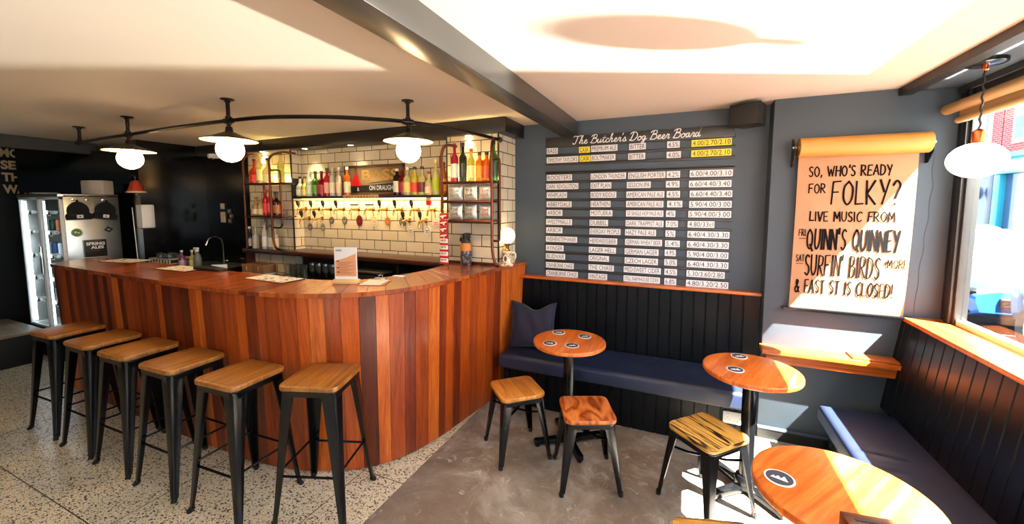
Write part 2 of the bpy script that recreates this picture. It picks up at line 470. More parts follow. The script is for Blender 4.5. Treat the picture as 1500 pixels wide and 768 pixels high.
m = MB()
m.box(1.50, 1.565, -2.6, 3.4, 0, .95, 'wall_grey'); m.box(1.46, 1.565, -2.6, 3.4, 2.36, CH, 'wall_grey')
m.box(1.46, 1.565, -2.6, -.75, .95, 2.36, 'wall_grey')
struct(m, 'wall_right')
# ceiling beam, window-bay lintel, soffit over the back bar
struct(MB().box(-1.03, -.89, -2.55, 3.45, 2.298, CH, 'beam', bev=.004), 'ceiling_beam')
m = MB(); m.box(1.185, 1.25, -2.55, 3.30, 2.375, CH, 'black'); m.box(1.25, 1.50, -2.55, 3.30, 2.395, CH, 'wall_grey')
struct(m, 'trim_lintel')
SOF = 2.30
struct(MB().box(-5.62, -1.385, 3.03, 3.45, SOF, CH, 'soffit', bev=.003), 'soffit')
# tiled back bar wall: two piers and the recess between them
BZ = 1.20
m = MB()
m.box(-4.72, -4.0, 3.09, 3.45, 0, SOF, 'tile'); m.box(-1.985, -1.475, 3.09, 3.45, 0, SOF, 'tile'); m.box(-4.0, -1.985, 3.22, 3.45, 0, SOF, 'tile')
for x, y in ((-4.0, 3.09), (-1.475, 3.09), (-1.985, 3.09)):
    m.box(x - .008, x + .004, y - .004, y + .008, BZ, SOF, 'black')
m.box(-1.985, -1.472, 3.082, 3.10, 1.17, 1.195, 'dark_wood', bev=.003)
struct(m, 'wall_tiled')

# panelling, ledges and sills
m = MB(); groove_panel(m, 1.94, .30, 1.03, 'navy_board', T(-1.42, 3.405, 0), .085)
struct(m, 'trim_wainscot')
struct(MB().box(-1.45, .525, 3.355, 3.45, 1.03, 1.052, 'ledge_u', bev=.004), 'trim_ledge')
m = MB(); m.box(.515, 1.30, 3.165, 3.30, .668, .70, 'ledge_u', bev=.004); m.box(.545, 1.28, 3.20, 3.30, .60, .668, 'ledge_u', bev=.003)

m.box(1.02, 1.26, 3.185, 3.30, .7005, .712, 'ledge_u', bev=.003)
struct(m, 'trim_sill')
m = MB(); m.box(.53, 1.5, 3.28, 3.30, 0, .075, 'black'); m.box(.53, 1.5, 3.276, 3.302, .075, .088, 'wall_grey')  # paler cap strip: light on the skirting's top edge put in as colour
struct(m, 'baseboard_pillar')
# slanted back boarding of the window seat and its ledge
a = math.atan2(.075, .60)
X = T(1.215, 3.295, .37) @ RY(a) @ RZ(-PI / 2)
m = MB(); groove_panel(m, 4.0, 0, .60, 'navy_board', X, .085)
struct(m, 'trim_window_seat_back')
m = MB(); m.box(1.285, 1.55, -.80, 3.298, .962, .988, 'ledge_v', bev=.004)
struct(m, 'trim_window_ledge')
# shop window
m = MB()
m.box(1.47, 1.53, 3.165, 3.298, .988, 2.362, 'frame_black' if 'frame_black' in M else 'black', bev=.005)
m.box(1.455, 1.475, 3.185, 3.235, .988, 2.362, 'black', bev=.004)
m.box(1.47, 1.53, -.75, -.66, .988, 2.362, 'black', bev=.005)
m.box(1.47, 1.53, -.66, 3.165, 2.30, 2.362, 'black', bev=.005); m.box(1.48, 1.53, -.66, 3.165, .988, 1.02, 'white', bev=.004)
wf = struct(m, 'window_1')
MB().box(1.50, 1.506, -.66, 3.165, 1.02, 2.30, 'pane').build('pane', wf)
for i, (x0, x1) in enumerate(((-1.3, 1.1),)):  # unseen rear window, added and sized for the daylight it lets in
    m = MB(); m.box(x0, x1, -2.68, -2.62, .9, .96, 'black'); m.box(x0, x1, -2.68, -2.62, 2.24, 2.3, 'black')
    for q in range(4):
        xx = x0 + (x1 - x0 - .06) * q / 3; m.box(xx, xx + .06, -2.68, -2.62, .96, 2.24, 'black')
    wf = struct(m, 'window_%d' % (i + 2))
    MB().box(x0, x1, -2.653, -2.647, .96, 2.24, 'pane').build('pane', wf)

# ------------------------------------------------------------------ outside, across the street
struct(MB().box(1.57, 30, -20, 45, -.30, -.15, plain('asphalt', '#5a5a5c', .8, vary=.1, scale=1)), 'street')
struct(MB().box(1.57, 2.6, -20, 45, -.15, -.06, plain('pavement_stone', '#6c6963', .8, vary=.08, scale=2)), 'pavement')
struct(MB().box(-12, 10, -20, -2.75, -.30, -.05, 'concrete'), 'pavement_front')
TURQ = plain('turquoise_paint', '#12869c', .4); BLUE_D = plain('dark_blue_paint', '#16253c', .4); SHOPGLASS = plain('shop_glass', '#27405e', .12)
m = MB(); FX = 10.0
t = thing('brick_shop_building', 'red brick building with a turquoise shopfront across the street', 'building', (FX, 17.2, -.15))
MB().box(0, 5, -5.4, 2.6, 3.55, 6.4, 'brick').build('wall', t)
m = MB(); m.box(-.05, 5, -5.4, 2.6, 0, .5, TURQ)
for y in (-5.4, -3.7, -1.9, -.1, 2.3): m.box(-.12, .1, y, y + .3, 0, 2.9, TURQ, bev=.02)
m.box(-.2, 5, -5.4, 2.6, 2.9, 3.45, TURQ, bev=.03); m.box(-.35, 5, -5.4, 2.6, 3.42, 3.58, TURQ, bev=.03)
m.box(-.212, -.19, -2.6, 1.9, 3.0, 3.33, 'white_paper')
m.build('shopfront', t)
MB().box(.05, 4.8, -5.3, 2.5, .5, 2.9, SHOPGLASS).build('shop_window', t, )
for y in (-3.6, -.9, 1.5):
    f = MB(); f.box(-.06, .1, y - .55, y + .55, 3.9, 5.9, 'white', bev=.02); f = f.build('window', t)
    MB().box(-.075, .05, y - .42, y + .42, 4.05, 5.75, SHOPGLASS).build('pane', f)
t = thing('dark_shop_building', 'brick building over a dark blue shopfront beyond the turquoise shop', 'building', (FX, 22.4, -.15))
MB().box(0, 5, -2.55, 4, 3.6, 6.2, 'brick').build('wall', t)
m = MB(); m.box(-.1, 5, -2.55, 4, 2.9, 3.6, BLUE_D, bev=.03)
for y in (-2.55, -.6, 1.3, 3.7): m.box(-.1, .1, y, y + .28, 0, 2.9, BLUE_D, bev=.02)
m.box(0, 5, -2.55, 4, 0, .6, BLUE_D); m.build('shopfront', t)
m = MB(); m.box(.06, 4.8, -2.5, 3.9, .6, 2.9, SHOPGLASS)
m.build('shop_window', t)
m = MB()
for y, z in ((-1.6, 2.3), (-.9, 2.3), (.2, 2.3)):
    m.lathe([(0, 0), (.22, .02), (.25, .1), (.1, .2), (0, .22)], 'white', 14, T(-.15, y, z) @ RY(-PI / 2))
m.build('shop_lamp', t)
for y, zz in ((-1.5, 3.9), (1.0, 3.9)):
    f = MB().box(-.06, .1, y - .55, y + .55, zz, zz + 1.9, 'white', bev=.02).build('window', t)
    MB().box(-.075, .05, y - .42, y + .42, zz + .15, zz + 1.75, SHOPGLASS).build('pane', f)

def car(loc, rz, paint, label):
    """hatchback, nose towards local +y"""
    t = thing('car', label, 'car', loc, rz)
    # stations along y: (y, half width, sill z, belt z, roof z, roof half width)
    st = [(-2.05, .70, .42, .80, .82, .66), (-1.95, .80, .30, .88, 1.10, .62), (-1.5, .86, .22, .93, 1.42, .60), (-.6, .88, .20, .94, 1.50, .60),
          (.1, .88, .20, .93, 1.46, .60), (.55, .88, .20, .92, 1.22, .64), (.95, .87, .20, .90, .955, .72), (1.5, .85, .21, .80, .87, .66), (1.9, .80, .24, .68, .76, .58), (2.08, .66, .32, .56, .62, .50)]
    R = []
    for y, hw, zs, zb, zr, hr in st:
        R.append([(-hw * .92, y, zs), (-hw, y, zs + .15), (-hw, y, (zs + zb) / 2 + .1), (-hw * .97, y, zb), (-(hw * .3 + hr * .7), y, zb * .45 + zr * .55), (-hr * .86, y, zr), (0, y, zr + .025),
                  (hr * .86, y, zr), (hw * .3 + hr * .7, y, zb * .45 + zr * .55), (hw * .97, y, zb), (hw, y, (zs + zb) / 2 + .1), (hw, y, zs + .15), (hw * .92, y, zs)])
    # finer along the length
    fine = []
    cols = [catmull([r[k] for r in R], 4) for k in range(13)]
    L = len(cols[0]); vs_ = [tuple(cols[k][i]) for i in range(L) for k in range(13)]
    fs = [(i * 13 + k, i * 13 + k + 1, (i + 1) * 13 + k + 1, (i + 1) * 13 + k) for i in range(L - 1) for k in range(12)]
    fs += [(i * 13 + 12, i * 13, (i + 1) * 13, (i + 1) * 13 + 12) for i in range(L - 1)]
    fs += [tuple(range(13)), tuple((L - 1) * 13 + k for k in range(12, -1, -1))]
    MB().add(vs_, fs, paint).build('body', t, 30)
    m = MB(); gl = plain('car_glass', '#aebccb', .06)
    for sx in (-1, 1):
        m.add([(sx * .842, -1.45, .97), (sx * .842, .72, .97), (sx * .69, .22, 1.36), (sx * .69, -1.25, 1.36)], [(0, 1, 2, 3) if sx > 0 else (3, 2, 1, 0)], gl)
    m.add([(-.70, .93, .985), (.70, .93, .985), (.56, .25, 1.43), (-.56, .25, 1.43)], [(0, 1, 2, 3)], gl)
    m.build('windows', t)
    m = MB(); m.box(-.42, .42, 2.0, 2.10, .40, .54, 'black', bev=.02)
    for k in range(4): m.box(-.40, .40, 2.09, 2.11, .42 + k * .03, .43 + k * .03, 'chrome')
    m.build('grille', t)
    for sx in (-1, 1):
        m = MB(); m.sphere((sx * .66, 1.92, .60), .19, 'black_screen', .14, .075, 14); m.sphere((sx * .60, 2.03, .605), .055, 'white', .045, .045, 12); m.sphere((sx * .72, 1.98, .605), .05, 'white', .05, .04, 12); m.build('headlight', t)
        for y in (-1.35, 1.35):
            X = T(sx * .80, y, .31) @ RY(PI / 2)
            m = MB(); m.lathe([(.20, -.09), (.30, -.10), (.33, -.07), (.33, .07), (.30, .10), (.20, .09), (.20, -.09)], 'rubber', 26, X)
            for k in range(10):
                m.box(-.022, .022, .03, .21, -.05, .085 if sx > 0 else -.085, 'chrome', X @ RZ(2 * PI * k / 10))
            m.lathe([(0, -.095), (.05, -.095), (.05, .095), (0, .095)], 'chrome', 12, X)
            m.lathe([(.19, -.08), (.215, -.09), (.215, .09), (.19, .08)], 'chrome', 26, X)
            m.build('wheel', t)
            # dark wheel arch lining
    m = MB(); m.box(-.86, .86, 1.75, 2.02, .28, .36, 'black', bev=.03); m.build('bumper', t)
    return t
car((4.48, 9.85, -.15), math.radians(180), plain('pale_blue_car_paint', '#1f4d85', .15, .1), 'pale blue car parked in the street facing the shop window')
car((4.80, 5.50, -.15), math.radians(180), plain('silver_car_paint', '#4c565e', .15, .2), 'silver car parked nearest the window, only its spoked wheel in view')

# ------------------------------------------------------------------ the bar counter
BT = 1.17
pairs = [((-5.32, 1.66), (-5.46, 1.90)), ((-5.24, 1.592), (-5.38, 2.0)), ((-4.9, 1.575), (-4.9, 2.01)), ((-4.2, 1.555), (-4.2, 2.01)), ((-3.5, 1.54), (-3.5, 2.0)), ((-2.85, 1.543), (-2.85, 1.99)),
         ((-2.5, 1.558), (-2.55, 1.99)), ((-2.2, 1.608), (-2.33, 2.02)), ((-1.89, 1.745), (-2.14, 2.10)), ((-1.735, 1.875), (-2.03, 2.24)), ((-1.62, 2.056), (-1.965, 2.42)),
         ((-1.54, 2.32), (-1.93, 2.64)), ((-1.475, 2.74), (-1.94, 2.86)), ((-1.425, 3.08), (-1.98, 3.085))]
op = catmull([(p[0][0], p[0][1], 0) for p in pairs], 24); ip = catmull([(p[1][0], p[1][1], 0) for p in pairs], 24)
arc = [0]
for i in range(1, len(op)): arc.append(arc[-1] + (op[i] - op[i - 1]).length)
def at_s(s):
    s = max(0, min(arc[-1], s))
    for i in range(1, len(op)):
        if arc[i] >= s:
            t = (s - arc[i - 1]) / max(1e-9, arc[i] - arc[i - 1]); return op[i - 1].lerp(op[i], t), ip[i - 1].lerp(ip[i], t)
    return op[-1], ip[-1]
def nrm(s):
    d = (at_s(s + .02)[0] - at_s(s - .02)[0]).normalized(); return Vector((-d.y, d.x, 0))  # towards the bar's inside
bar = thing('bar_counter', 'long curved wooden bar counter clad in upright reddish planks', 'bar counter', (-3.2, 1.75, 0))
off = Vector((3.2, -1.75, 0))
rb = random.Random(5)
top = MB(); s = 0
while s < arc[-1] - .01:
    wdt = min(rb.uniform(.11, .17), arc[-1] - s)
    if arc[-1] - s - wdt < .05: wdt = arc[-1] - s
    (a0, b0), (a1, b1) = at_s(s + .001), at_s(s + wdt - .001)
    am, bm_ = at_s(s + wdt / 2)
    ring = [a0, am, a1, b1, bm_, b0]
    top.prism([((p + off).x, (p + off).y) for p in ring], BT - .03, BT, rb.choice(TOPS), bev=.002, seg=1)
    s += wdt
m_end = [(-1.47, 3.087), (-1.425, 3.082), (-1.345, 3.43), (-1.47, 3.43)]
top.prism([(p[0] + 3.2, p[1] - 1.75) for p in m_end], BT - .03, BT, TOPS[1])
top.build('counter_top', bar)
fr = MB(); s = 0; prev = -1
def inset(s, d): return at_s(s)[0] + nrm(s) * d
while s < arc[-1] - .01:
    wdt = rb.uniform(.065, .125)
    if arc[-1] - s - wdt < .05: wdt = arc[-1] - s
    c = rb.choices(range(6), (3, 5, 1, 0, 5, 4) if s < 2.2 else (1, 4, 5, 3, 4, 2))[0]  # fridge-end planks picked darker: partly their own tone, partly dim light put in colour
    if c == prev: c = (c + 1 + rb.randrange(3)) % 6
    prev = c
    s0, s1 = s + .0012, s + wdt - .0012
    k = .055
    q = [inset(s0, .018), inset(s1, .018), inset(s1, .036), inset(s0, .036)]; l = [inset(s0, k), inset(s1, k), inset(s1, k + .018), inset(s0, k + .018)]
    V = [(p + off) + Vector((0, 0, .012)) for p in l] + [(p + off) + Vector((0, 0, BT - .03)) for p in q]
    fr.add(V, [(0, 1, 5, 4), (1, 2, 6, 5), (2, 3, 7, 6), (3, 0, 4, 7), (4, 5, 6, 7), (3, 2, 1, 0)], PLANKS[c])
    s += wdt
# end board beside the wall bench
fr.add([(x + 3.2, y - 1.75, z) for x, y, z in ((-1.48, 3.08, .012), (-1.43, 3.43, .012), (-1.45, 3.43, .012), (-1.50, 3.08, .012), (-1.443, 3.08, BT - .03), (-1.363, 3.43, BT - .03), (-1.385, 3.43, BT - .03), (-1.465, 3.08, BT - .03))],
       [(0, 1, 5, 4), (1, 2, 6, 5), (2, 3, 7, 6), (3, 0, 4, 7), (4, 5, 6, 7)], PLANKS[3])
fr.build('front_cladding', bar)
# dark carcass behind the planks
n = 60; ring = [inset(arc[-1] * i / n, .078) + off for i in range(n + 1)]; inn = [(at_s(arc[-1] * i / n)[1] + off) for i in range(n + 1)]
inn = [p + (r - p) * .12 for p, r in zip(inn, ring)]
m = MB(); V = []
for r, i_ in zip(ring, inn): V += [(r.x, r.y, 0), (r.x, r.y, BT - .032), (i_.x, i_.y, BT - .032), (i_.x, i_.y, 0)]
fs = []
for i in range(n):
    for k in range(4): fs.append((i * 4 + k, i * 4 + (k + 1) % 4, (i + 1) * 4 + (k + 1) % 4, (i + 1) * 4 + k))
fs += [(0, 1, 2, 3), (n * 4 + 3, n * 4 + 2, n * 4 + 1, n * 4)]
m.add(V, fs, 'black'); m.build('carcass', bar)

# back bar unit: ledge on an open glass store
bb = thing('back_bar_unit', 'dark mahogany back bar ledge over open glass shelves', 'back bar', (-3.0, 3.1, 0))
m = MB(); m.box(-1.70, 1.01, -.13, .115, BZ - .035, BZ, 'dark_wood', bev=.006); m.box(-1.70, 1.01, -.15, -.125, BZ - .05, BZ - .004, 'dark_wood', bev=.008); m.build('ledge', bb)
m = MB(); m.box(-1.70, 1.04, .085, .11, 0, BZ - .04, 'black'); m.box(-1.70, -1.68, -.11, .09, 0, BZ - .04, 'dark_wood'); m.box(1.02, 1.04, -.11, .09, 0, BZ - .04, 'black')
m.box(-.10, -.08, -.11, .09, 0, BZ - .04, 'black'); m.box(.50, .52, -.11, .09, 0, BZ - .04, 'black')
m.build('carcass', bb)
for z in (.62, .90):
    MB().box(-1.68, 1.02, -.11, .085, z - .018, z, 'black', bev=.002).build('shelf', bb)

# glassware on the open shelves
def pint(name, label, loc, group, stem=False):
    t = thing(name, label, 'glass', loc, 0, group)
    if stem:
        pr = [(0, 0), (.032, .002), (.03, .006), (.006, .012), (.005, .06), (.022, .075), (.035, .11), (.034, .15), (.029, .18), (.027, .18), (.032, .15), (.033, .11), (.02, .08), (0, .074)]
    else:
        pr = [(0, 0), (.027, 0), (.029, .005), (.036, .10), (.040, .125), (.0405, .15), (.0385, .15), (.038, .125), (.034, .10), (.026, .012), (0, .012)]
    MB().lathe(pr, 'glass', 16).build('bowl', t); return t
G1 = None; xs1 = [-4.05 + .088 * i for i in range(4)]
ordn = ['first', 'second', 'third', 'fourth', 'fifth', 'sixth', 'seventh', 'eighth', 'ninth', 'tenth', 'eleventh', 'twelfth', 'thirteenth', 'fourteenth', 'fifteenth', 'sixteenth']
for i, x in enumerate(xs1):
    lab = 'clear pint glass, %s from the left on the back bar shelf beside the brown boxes' % ordn[i]
    if G1 is None: G1 = pint('pint_glass', lab, (x, 3.03, .90), 'pint glasses on the back bar shelf')
    else: copy_tree(G1, (x, 3.03, .90), 0, lab)
G2 = None
for i in range(5):
    x = -3.66 + .098 * i; lab = 'stemmed beer glass, %s from the left in the shelf row behind the menu stand' % ordn[i]
    if G2 is None: G2 = pint('stemmed_glass', lab, (x, 3.03, .90), 'stemmed glasses on the back bar shelf', True)
    else: copy_tree(G2, (x, 3.03, .90), 0, lab)
for i in range(6):
    x = -2.44 + .085 * i; lab = 'clear tall glass, %s from the left on the shelf beside the dark till' % ordn[i]
    copy_tree(G1, (x, 3.03, .90), 0, lab, 'tall glasses on the shelf beside the till')
for i, x in enumerate((-4.60, -4.40)):
    t = thing('glass_box', ('brown cardboard box with a white base, outer one by the shelf end post' if i == 0 else 'brown cardboard box with a white base, next to the pint glasses'), 'box', (x, 3.01, .90), 0, 'boxes on the back bar shelf')
    MB().box(-.085, .085, -.08, .07, .025, .12, 'kraft_dark' if 'kraft_dark' in M else 'kraft', bev=.003).build('carton', t)
    MB().box(-.09, .09, -.085, .075, 0, .025, 'white', bev=.003).build('tray', t)
    MB().box(-.004, .004, -.0825, -.079, .05, .10, 'white').build('tape', t)
t = thing('till', 'dark cash till under the back bar ledge behind the clipboard', 'till', (-2.78, 2.98, .90))
MB().box(-.20, .20, -.09, .08, 0, .13, 'black', bev=.006).build('body', t)
m = MB(); m.box(-.20, .20, -.10, .06, .145, .165, plain('till_lid', '#4a4742', .35, .4), bev=.004); m.build('lid', t)
MB().box(-.17, .17, -.094, -.088, .02, .07, 'steel_black', bev=.003).build('drawer', t)

# ------------------------------------------------------------------ stools
def leg_mesh(x, y, zt, fx, fy, zb, wt, wb, flare):
    """one folded sheet-metal leg: an L-section tapering down to the foot"""
    m = MB(); sx, sy = (1 if x > 0 else -1), (1 if y > 0 else -1)
    prof = lambda w_: [(0, -w_), (.25 * w_, -.95 * w_), (0, 0), (-.95 * w_, .25 * w_), (-w_, 0)]
    N = 9; rings = []
    for i in range(N + 1):
        t = i / N
        e = t + flare * (t ** 6) * .12
        cx, cy, z = x + (fx - x) * e, y + (fy - y) * e, zt + (zb - zt) * t
        w_ = wt + (wb - wt) * (t ** .8); th = .007
        out = [(0, -w_), (0, -w_ * .3), (-w_ * .10, -w_ * .10), (-w_ * .3, 0), (-w_, 0), (-w_, -th), (-w_ * .33, -th), (-w_ * .16, -w_ * .16), (-th, -w_ * .33), (-th, -w_)]
        rings.append([(cx + sx * px_, cy + sy * py_, z) for px_, py_ in out])
    k = len(rings[0]); V = [p for r in rings for p in r]; fs = []
    for i in range(N):
        for j in range(k): fs.append((i * k + j, i * k + (j + 1) % k, (i + 1) * k + (j + 1) % k, (i + 1) * k + j))
    fs += [tuple(range(k)), tuple(N * k + j for j in range(k - 1, -1, -1))]
    m.add(V, fs, 'steel_black')
    m.tube([(x * .9, y * .9, zt - .02), (x * .93, y * .93, zt - .02)], .006, 'chrome', 6)
    return m
def stool(name, label, cat, H, half, foot, seatmat, loc, rz, group, rungs, brace):
    t = thing(name, label, cat, loc, rz, group)
    st = MB(); st.prism(rrect(half, half, .045), H - .028, H, seatmat, bev=.007, seg=2)
    gro = [(a * .86, b * .86) for a, b in rrect(half, half, .05)]
    if H > .6: st.ribbon(gro + gro[:1], .0022, 'seat_line', I4, H + .0004)
    st.build('seat', t)
    m = MB(); h2 = half - .008
    m.prism(rrect(h2, h2, .04), H - .042, H - .029, 'steel_black', bev=.003)
    for a_ in range(4):
        X = RZ(a_ * PI / 2); pts = []
        m.add([(-h2 * .86, -h2 + .002, H - .04), (h2 * .86, -h2 + .002, H - .04), (h2 * .80, -h2 + .002, H - .075), (h2 * .45, -h2 + .002, H - .060), (-h2 * .45, -h2 + .002, H - .060), (-h2 * .80, -h2 + .002, H - .075)], [(0, 5, 4, 3, 2, 1)], 'steel_black', X)
        m.add([(-h2 * .86, -h2 + .006, H - .04), (h2 * .86, -h2 + .006, H - .04), (h2 * .80, -h2 + .006, H - .075), (h2 * .45, -h2 + .006, H - .060), (-h2 * .45, -h2 + .006, H - .060), (-h2 * .80, -h2 + .006, H - .075)], [(0, 1, 2, 3, 4, 5)], 'steel_black', X)
    m.build('seat_frame', t)
    for sx in (-1, 1):
        for sy in (-1, 1):
            lg = leg_mesh(sx * (h2 - .004), sy * (h2 - .004), H - .040, sx * foot, sy * foot, .02, .078 if H > .6 else .066, .027, 1 if H > .6 else 0).build('leg', t)
            MB().tube([(sx * (foot * 1.0 + (.004 if H > .6 else -.008)), sy * (foot + (.004 if H > .6 else -.008)), .0), (sx * (foot - .009), sy * (foot - .009), .026)], [.014, .015], 'rubber', 8).build('rubber_foot', lg)
    if rungs:
        zr = [.27, .27, .235, .235]; g = half + (foot - half) * (1 - .27 / H)
        for i, (p, q) in enumerate((((-1, -1), (1, -1)), ((-1, 1), (1, 1)), ((-1, -1), (-1, 1)), ((1, -1), (1, 1)))):
            c = g - .02
            MB().cyl((p[0] * c, p[1] * c, .262 if i < 2 else .285), (q[0] * c, q[1] * c, .262 if i < 2 else .285), .0065, 'steel_black', n=8).build('rung', t)
    if brace:
        for sg in (1, -1):
            c = half + (foot - half) * .38 - .03; zz = H - .155
            m = MB(); m.tube([(-c, -c * sg, zz + .02), (-c * .5, -c * .5 * sg, zz), (c * .5, c * .5 * sg, zz), (c, c * sg, zz + .02)], .011, 'steel_black', 8, flat=.4); m.build('cross_brace', t)
    return t
BS = 'bar stools in a row along the counter'
first = stool('bar_stool', 'bar stool furthest from the camera, its pale grey-brown seat beside the lit fridge', 'stool', .755, .163, .193, 'seat', (-4.325, 1.385, 0), math.radians(2), BS, True, False)
for (x, y, a_), lab in zip([(-3.796, 1.383, 1), (-3.321, 1.38, 1), (-2.823, 1.378, 1), (-2.283, 1.388, 3), (-1.835, 1.55, 20)],
        ['second bar stool from the fridge end of the counter', 'third bar stool from the fridge end of the counter', 'fourth bar stool from the fridge end of the counter',
         'second nearest bar stool, square golden-brown seat, fifth from the fridge', 'nearest bar stool, turned with the curve of the counter, all its legs in view']):
    copy_tree(first, (x, y, 0), math.radians(a_), lab)
LS = 'low stools around the round tables'
stool('low_stool', 'low stool with a honey-coloured wooden seat between the bar and the coaster-covered table', 'stool', .45, .155, .182, 'seat_hi', (-1.03, 2.44, 0), math.radians(43), LS, False, True)
stool('low_stool', 'low stool with a reddish swirl-grained seat in front of the table with four coasters', 'stool', .45, .155, .182, 'seat_red', (-.525, 2.355, 0), math.radians(24), LS, False, True)
stool('low_stool', 'low stool with a worn seat of dark stripes on yellow wood', 'stool', .45, .155, .182, 'seat_worn', (.15, 2.385, 0), math.radians(-43), LS, False, True)
stool('low_stool', 'low stool beside the nearest table, only the far edge of its seat in view', 'stool', .45, .155, .182, 'seat_worn', (.170, 1.535, 0), math.radians(17), LS, False, True)

# ------------------------------------------------------------------ round tables and coasters
def round_table(label, x, y, r, rz, base_rz, H=.75):
    t = thing('round_table', label, 'table', (x, y, 0), rz, 'round tables')
    m = MB(); n = 56
    m.lathe([(0, H - .03), (r - .012, H - .03), (r - .003, H - .027), (r, H - .022), (r, H - .006), (r - .003, H - .001), (r - .008, H), (0, H)], 'table', n); m.build('table_top', t, 50)
    m = MB(); m.lathe([(0, H - .034), (.16, H - .034), (.16, H - .031), (0, H - .031)], 'steel_black', 24); m.build('top_plate', t)
    MB().cyl((0, 0, .05), (0, 0, H - .033), .038, 'steel_black', n=24).build('post', t)
    m = MB()
    m.lathe([(0, .10), (.05, .10), (.06, .085), (.06, .03), (0, .03)], 'steel_black', 20)
    for k in range(4):
        X = RZ(base_rz + k * PI / 2)
        m.prism([(.03, -.03), (.20, -.024), (.235, -.026), (.25, -.018), (.25, .018), (.235, .026), (.20, .024), (.03, .03)], .015, .048, 'steel_black', X, bev=.006)
        m.lathe([(0, 0), (.016, 0), (.016, .016), (0, .016)], 'rubber', 10, X @ T(.228, 0, 0))
    m.build('cross_foot', t)
    return t
T1 = round_table('round orange wooden table with four coasters by the wall bench', -.725, 2.665, .252, 0, math.radians(35))
T2 = round_table('round wooden table with two coasters and a sunlit edge, before the window corner', .375, 2.615, .255, math.radians(-20), math.radians(62))
T3 = round_table('large-looking nearest round table, half in bright sun, with a wooden block on it', .505, 1.585, .258, math.radians(-35), math.radians(20))
ink = plain('coaster_navy', '#2b2f3d', .6)
def coaster(label, x, y, a_):
    t = thing('coaster', label, 'coaster', (x, y, .75), a_, 'coasters on the round tables')
    m = MB(); m.lathe([(0, 0), (.046, 0), (.047, .001), (.047, .002), (.046, .003), (0, .003)], 'white', 28)
    m.disc(.041, ink, T(0, 0, .0033), 28)
    for k, (w_, h_, ox) in enumerate(((.010, .016, -.016), (.013, .022, -.003), (.013, .028, .014))):
        m.poly([(ox - w_, -.012), (ox + w_, -.012), (ox + w_ * .2 - .004, -.012 + h_), (ox - w_ * .5, -.012 + h_ * .6)], 'white', T(0, 0, .0037))
    m.build('coaster_disc', t); return t
c0 = coaster('dark coaster on the table by the wall bench, at the back near the cushion', -.842, 2.796, .2)
for (x, y, a_), lab in zip([(-.644, 2.785, .5), (-.83, 2.548, .1), (-.678, 2.565, .4), (.333, 2.798, .3), (.289, 2.560, .1), (.328, 1.575, -.3)],
        ['dark coaster on the four-coaster table, the back one further from the bar', 'dark coaster on the four-coaster table, the front one nearer the bar', 'dark coaster on the four-coaster table, at its front edge above the swirl-grained stool',
         'dark coaster on the window-corner table, the one further back', 'dark coaster on the window-corner table, the nearer one', 'large-looking dark coaster with a white crown mark on the nearest table']):
    copy_tree(c0, (x, y, .75), a_, lab)
t = thing('menu_block', 'dark brown wooden block standing on the nearest table in the sun', 'block', (.53, 1.375, .75), math.radians(8))
BRW = wood('block_walnut', '#3a1a0c', '#5c2c14', '#74401f', 'u', .4)
m = MB(); m.box(-.085, .085, -.03, .03, 0, .055, BRW, bev=.003); m.build('block', t)
MB().box(-.06, .06, -.004, .004, .053, .057, 'black').build('slot', t)

# ------------------------------------------------------------------ benches
def cushion(w_, d_, h_, wr, seed):
    """upholstered pad, x 0..w, y 0..d, with soft wrinkles"""
    rr = random.Random(seed); nx, ny = max(8, int(w_ / .02)), max(8, int(d_ / .02))
    lines = [(rr.uniform(.1, .9) * w_, rr.uniform(-.8, .8), rr.uniform(.25, .75) * d_, rr.uniform(.003, .008)) for _ in range(wr)]
    V, fs = [], []
    def H(x, y):
        e = min(x, w_ - x, y, d_ - y); r = .03
        z = h_ if e > r else h_ - r + math.sqrt(max(0, r * r - (r - e) ** 2))
        for lx, sl, ly, am in lines:
            q = (x - lx) - sl * (y - ly); z += am * math.exp(-(q / .02) ** 2) * math.exp(-((y - ly) / (d_ * .22)) ** 2) - am * .6 * math.exp(-((q - .03) / .02) ** 2) * math.exp(-((y - ly) / (d_ * .22)) ** 2)
        return z
    us = [0, .002, .006, .012, .02] + [.03 + (w_ - .06) * i / nx for i in range(nx + 1)] + [w_ - .02, w_ - .012, w_ - .006, w_ - .002, w_]
    vs2 = [0, .002, .006, .012, .02] + [.03 + (d_ - .06) * i / ny for i in range(ny + 1)] + [d_ - .02, d_ - .012, d_ - .006, d_ - .002, d_]
    A, B = len(us), len(vs2)
    for x in us:
        for y in vs2: V.append((x, y, H(x, y)))
    for i in range(A - 1):
        for j in range(B - 1): fs.append((i * B + j, (i + 1) * B + j, (i + 1) * B + j + 1, i * B + j + 1))
    edge = [i * B for i in range(A)] + [(A - 1) * B + j for j in range(1, B)] + [i * B + B - 1 for i in range(A - 2, -1, -1)] + [j for j in range(B - 2, 0, -1)]
    o = len(V); V += [(V[k][0], V[k][1], 0) for k in edge]; E_ = len(edge)
    for q in range(E_): fs.append((edge[q], o + q, o + (q + 1) % E_, edge[(q + 1) % E_]))
    fs.append(tuple(o + q for q in range(E_)))
    return V, fs
b = thing('wall_bench', 'navy cushioned bench with dark panelled base under the beer board', 'bench', (-1.40, 2.93, 0))
V, fs = cushion(1.86, .475, .105, 14, 3); MB().add(V, fs, 'bench_vinyl', T(0, 0, .35)).build('cushion', b, 60)
m = MB(); groove_panel(m, 1.84, 0, .335, 'navy_board', T(0, .10, 0), .085, depth=.008); m.build('base_panel', b)
m = MB(); m.box(0, 1.86, .02, .46, .332, .352, 'black', bev=.004); m.build('seat_board', b)
